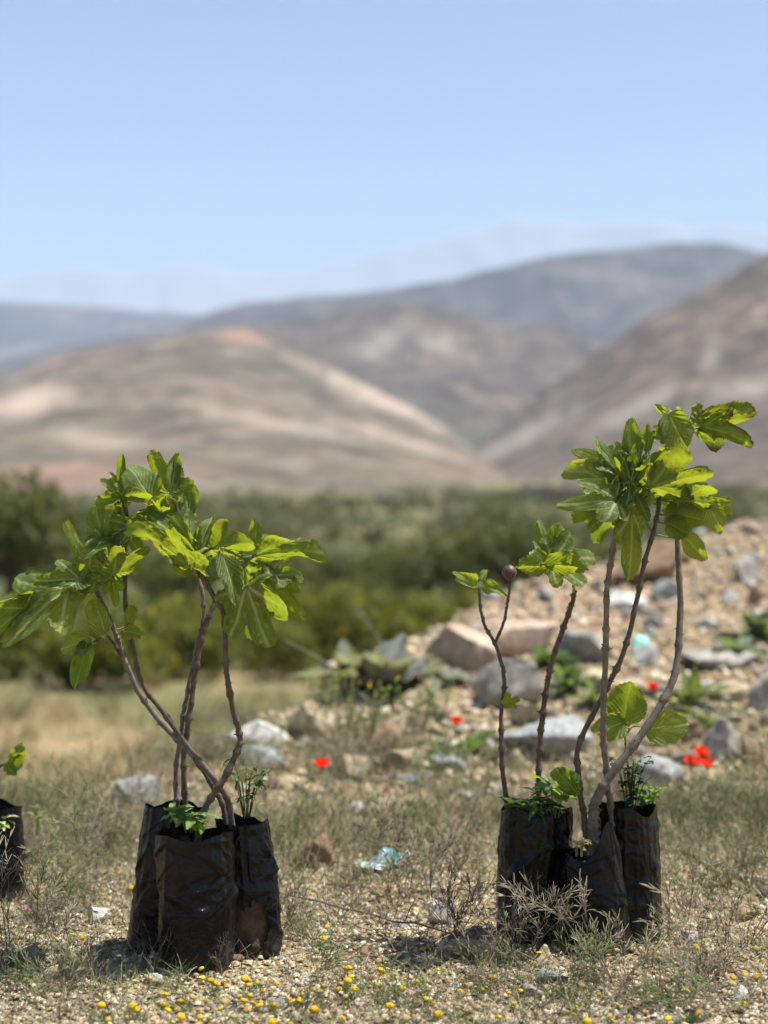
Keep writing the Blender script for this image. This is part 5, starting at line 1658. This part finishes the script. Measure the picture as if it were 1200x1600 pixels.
def build_right():
    dD, dE, dF = 3.36, 3.26, 3.35
    # ---- rear left bag: forked stem with the fruit, and a thin stem with four leaves
    o, g = sapling('fig sapling in the left bag of the right group, forked stem bearing a fruit', 830, dD, .069, .066, .262, 11, 838, rim=.05)
    s1 = stem_tube(o, g, [(800, 1320), (793, 1262), (785, 1200), (783, 1130), (788, 1072), (785, 1042), (772, 1004), (757, 976), (751, 945), (749, 916)], .0060, .0026, dD, BROWN, 13, 1.1)
    s2 = stem_tube(o, g, [(772, 1006), (788, 970), (793, 940), (798, 908)], .0032, .0024, dD, BROWN, 14, .5, 'branch', 30)
    s3 = stem_tube(o, g, [(842, 1320), (841, 1252), (843, 1180), (850, 1100), (866, 1020), (890, 956), (899, 922)], .0064, .0048, dD, (.10, .065, .048), 15, 1.3)
    s4 = stem_tube(o, g, [(896, 925), (896, 910), (888, 897), (862, 882)], .0028, .0020, dD - .01, (.26, .25, .11), 16, .1, 'branch', 20)
    fig_fruit(o, g, 796, 893, dD, .0145)
    s = np.vstack([s1, s2, s3, s4])
    Lf = lambda *a, **k: place_leaf(o, g, s, *a, **k)
    D = 3.34
    Lf(745, 915, 704, 896, 20, D, -.01, -.03, .45, 1, .4, .4)
    Lf(752, 912, 788, 930, 20, D, -.02, -.05, .4, 1, .4, .4)
    Lf(748, 910, 740, 895, 12, D, .0, .0, .4, 1, .4, .3)
    Lf(750, 910, 760, 890, 12, D, .0, .02, .4, 1, .4, .3)
    Lf(862, 882, 806, 886, 36, D, -.03, -.05, -.45, 1, .4, .4)
    Lf(862, 882, 838, 812, 44, D, .03, .05, .25, 3, .35, .3)
    Lf(862, 880, 928, 872, 84, D, .0, .02, .4, 5, .2, .4)
    Lf(868, 880, 872, 816, 40, D, .03, .05, .3, 1, .3, .2)
    Lf(852, 882, 918, 890, 36, D, -.04, -.08, -.6, 1, .35, .4)
    Lf(790, 1100, 812, 1092, 28, D, -.02, -.03, -.3, 3, .2, .3)
    # ---- front bag with the pulled up corner: thick bent stem and slender dark stem
    o, g = sapling('fig sapling in the front bag of the right group, thick bent stem with yellowing leaves', 932, dE, .066, .05, .195, 12, 926, rim=.02, peak=(rad(-58), .36, .06))
    s1 = stem_tube(o, g, [(928, 1340), (927, 1275), (932, 1250), (955, 1210), (1000, 1152), (1042, 1085), (1059, 1030), (1063, 945), (1060, 862), (1056, 790), (1049, 700), (1044, 652)], .0110, .0042, dE, GREY, 17, .8, n=120, dy=[0, 0, 0, 0, .01, .03, .05, .07, .08, .08, .08, .08])
    s2 = stem_tube(o, g, [(918, 1340), (913, 1280), (905, 1232), (904, 1168), (934, 1102), (970, 1030), (990, 962), (1004, 890), (1024, 822), (1030, 776)], .0066, .0042, dE + .02, (.10, .07, .052), 18, 1.2, n=110)
    s3 = stem_tube(o, g, [(1046, 665), (1062, 652), (1080, 660), (1098, 664)], .0022, .0016, dE + .08, (.3, .3, .1), 19, .1, 'branch', 20)
    s4 = stem_tube(o, g, [(1022, 835), (1005, 812), (988, 800), (966, 785)], .0024, .0018, dE + .02, (.17, .18, .07), 20, .1, 'branch', 20)
    s = np.vstack([s1, s2, s3, s4])
    Lf = lambda *a, **k: place_leaf(o, g, s, *a, **k)
    D = 3.28
    Lf(1045, 648, 1076, 704, 48, D, -.03, -.07, -.45, 1, .3, .4)
    Lf(1085, 658, 1096, 630, 20, D, .0, .0, -.4, 1, .3, .2)
    Lf(1096, 664, 1181, 640, 40, D, -.02, -.05, -.5, 1, .3, .4, burn=.6)
    Lf(1096, 666, 1173, 690, 58, D, -.02, -.05, -.55, 3, .25, .4, burn=.7)
    Lf(1044, 652, 1024, 632, 14, D, .0, .0, -.3, 1, .4, .3)
    Lf(1048, 690, 1024, 665, 24, D, .0, .02, .3, 1, .5, .4)
    Lf(1046, 680, 1020, 690, 26, D, -.03, -.04, .5, 1, .4, .4)
    Lf(1050, 700, 1035, 730, 34, D, .0, .02, .3, 3, .4, .4)
    Lf(1016, 760, 1116, 742, 80, D, -.06, -.10, -.45, 5, .2, .4)
    Lf(1016, 757, 1048, 703, 44, D, -.04, -.03, -.4, 1, .4, .2)
    Lf(1060, 782, 1144, 794, 54, D, -.04, -.08, -.6, 5, .25, .5)
    Lf(1108, 790, 1130, 830, 34, D, -.05, -.08, -.45, 1, .3, .5, pet=False)
    Lf(1040, 802, 1099, 812, 44, D, -.02, -.05, -.35, 1, .25, .4)
    Lf(1041, 816, 1076, 834, 38, D, -.03, -.06, -.35, 1, .25, .3)
    Lf(1070, 838, 1101, 874, 34, D, -.02, -.05, -.3, 1, .25, .4)
    Lf(966, 785, 928, 852, 70, D, .0, .02, -.3, 5, .25, .4)
    Lf(988, 802, 983, 904, 62, D, -.02, -.05, -.15, 2, .25, .3)
    Lf(1030, 778, 1058, 762, 36, D, .02, .05, -.5, 3, .3, .3)
    Lf(1034, 778, 1010, 748, 30, D, .04, .08, .4, 3, .3, .3)
    # ---- right rear bag: tall straight stem with the dense crown
    o, g = sapling('fig sapling in the right rear bag of the right group, tall straight stem', 984, dF, .062, .058, .268, 13, 976, rim=.05)
    s1 = stem_tube(o, g, [(962, 1320), (955, 1262), (946, 1190), (943, 1100), (947, 1000), (950, 905), (964, 830), (985, 757)], .0068, .0052, dF - .1, (.16, .12, .09), 21, 1.1, n=110, dy=[.06, .05, .02, 0, 0, 0, 0, 0])
    s2 = stem_tube(o, g, [(985, 757), (990, 738), (992, 720)], .0036, .0026, dF - .1, (.16, .16, .07), 22, .2, 'branch', 12)
    s3 = stem_tube(o, g, [(992, 1290), (982, 1215), (978, 1165), (975, 1128)], .0026, .0018, dF, (.14, .13, .06), 23, .3, 'branch', 30)
    s4 = stem_tube(o, g, [(977, 1150), (990, 1135), (1010, 1138)], .0018, .0014, dF - .02, (.2, .2, .08), 24, .1, 'branch', 14)
    s = np.vstack([s1, s2, s3, s4])
    Lf = lambda *a, **k: place_leaf(o, g, s, *a, **k)
    D = 3.22
    Lf(975, 764, 890, 730, 84, D, .0, .02, .5, 5, .2, .6)
    Lf(964, 782, 884, 800, 64, D, -.03, -.07, .35, 5, .3, .8, twist=.3)
    Lf(960, 786, 892, 808, 40, D, -.03, -.04, -.5, 1, .3, .6)
    Lf(972, 746, 924, 684, 54, D, .01, .03, .35, 3, .35, .5)
    Lf(978, 742, 955, 690, 40, D, -.01, .0, .35, 1, .4, .5)
    Lf(990, 722, 983, 653, 34, D, .0, .0, .3, 1, .45, -.3)
    Lf(1012, 704, 1016, 660, 22, D, .02, .02, .2, 1, .5, .3)
    Lf(986, 752, 1004, 686, 38, D, -.03, -.04, -.3, 3, .45, .2)
    Lf(985, 748, 966, 702, 28, D, -.03, -.04, -.25, 1, .45, .3)
    Lf(985, 752, 1014, 712, 26, D, -.02, -.01, .3, 1, .45, .4)
    Lf(972, 762, 930, 756, 40, D, .04, .06, .4, 3, .3, .4)
    Lf(990, 752, 1020, 716, 30, D, .05, .08, .5, 3, .3, .4)
    Lf(984, 758, 938, 796, 48, D, -.01, -.03, .35, 3, .3, .6)
    Lf(985, 762, 1012, 806, 42, D, .0, .02, -.35, 3, .3, .4)
    Lf(990, 746, 1042, 732, 44, D, .02, .05, .5, 3, .3, .4)
    Lf(975, 750, 908, 704, 46, D, .03, .06, .45, 3, .3, .6)
    Lf(980, 770, 920, 830, 50, D, .02, .04, -.3, 3, .3, .5)
    D = 3.32
    Lf(976, 1128, 985, 1066, 66, D, -.02, -.03, -.06, 1, .2, .4)
    Lf(974, 1128, 926, 1148, 44, D, -.03, -.04, .1, 1, .25, .5)
    Lf(1010, 1140, 1078, 1130, 54, D, -.02, -.02, .1, 1, .25, .4)
    Lf(900, 1238, 864, 1200, 38, D - .04, -.02, -.02, -.3, 1, .3, .3, pet=False)


def build_edge():
    o, g = sapling('fig sapling in the black bag cut by the left edge, one drooping leaf', -8, 3.7, .06, .058, .21, 21, -10, rim=.05)
    s = stem_tube(o, g, [(-10, 1300), (-14, 1240), (-8, 1205), (10, 1192)], .0045, .0025, 3.68, BROWN, 41, .8)
    Lf = lambda *a, **k: place_leaf(o, g, s, *a, **k)
    Lf(14, 1206, 36, 1160, 24, 3.66, 0, -.02, .3, 1, .4, .3)
    Lf(18, 1180, 40, 1172, 20, 3.66, -.02, -.04, -.3, 1, .4, .3)
    Lf(10, 1194, 24, 1212, 18, 3.66, -.02, -.03, .3, 1, .4, .5)


build_left()
build_right()
build_edge()


# ------------------------------------------------------------------ weeds growing in the bags
def bag_weed(px, py, d, n, hgt, spread, L, W, c, label, droop=.2, seed=0):
    """thin stems with many small leaves, rooted in a bag's soil"""
    g = P(px, py, d)
    o = thing('leafy_weed', label, 'weed', g)
    rs = np.random.default_rng(seed)
    st = MB()
    ms = [simple_leaf(L * s, W * s, np.array(c) * rs.uniform(.75, 1.25), rs.uniform(.1, .5), .3, k) for k, s in enumerate((1, .8, 1.15))]
    for k in range(n):
        a = rs.uniform(0, 6.28); sp = spread * rs.uniform(.3, 1)
        tip = np.array((math.cos(a) * sp, math.sin(a) * sp * .6, hgt * rs.uniform(.5, 1.1)))
        pts = resample([(math.cos(a) * .006, math.sin(a) * .006, -.02), tip * (.5, .5, .65), tip - (0, 0, droop * hgt * rs.uniform(0, 1))], 8)
        st.tube(pts, .0011, .0007, 4, np.array(c) * 1.1)
        for j in range(int(rs.integers(5, 9))):
            i = int(rs.integers(2, 8))
            e = link('leaf', ms[int(rs.integers(3))], o, pts[i])
            e.rotation_euler = (rs.uniform(-.5, .7), rs.uniform(-.4, .4), rs.uniform(0, 6.28))
    link('stem', st.mesh('stem', M['foliage']), o)


bag_weed(385, 1262, 3.27, 12, .10, .06, .018, .009, (.10, .14, .05), 'small leafy weed growing behind the right bag of the left group', .1, 1)
bag_weed(295, 1284, 3.11, 7, .03, .05, .028, .016, (.15, .24, .06), 'fresh green seedlings drooping over the front left bag rim', .6, 2)
bag_weed(985, 1268, 3.35, 14, .11, .055, .016, .012, (.045, .075, .03), 'dark small leaved weed in the right rear bag', .05, 3)
bag_weed(1012, 1268, 3.40, 10, .06, .05, .016, .011, (.13, .22, .04), 'bright green weed spilling right of the right rear bag', .3, 4)
bag_weed(830, 1268, 3.31, 6, .03, .07, .045, .014, (.08, .13, .04), 'long leaved green weed drooping over the left rim of the right group', .9, 5)
bag_weed(868, 1262, 3.3, 6, .05, .05, .034, .016, (.15, .23, .06), 'pale green weed between the left and front bags of the right group', .5, 6)
bag_weed(905, 1322, 3.21, 8, .015, .02, .010, .004, (.30, .30, .18), 'dry chaff in the sagging mouth of the front right bag', .2, 7)
bag_weed(2, 1287, 3.66, 5, .015, .035, .03, .014, (.40, .45, .26), 'pale sunlit weed hanging over the left edge bag', 1.2, 8)
bag_weed(55, 1292, 3.9, 3, .06, .04, .018, .008, (.16, .20, .09), 'small pale weed just right of the left edge bag', .1, 9)
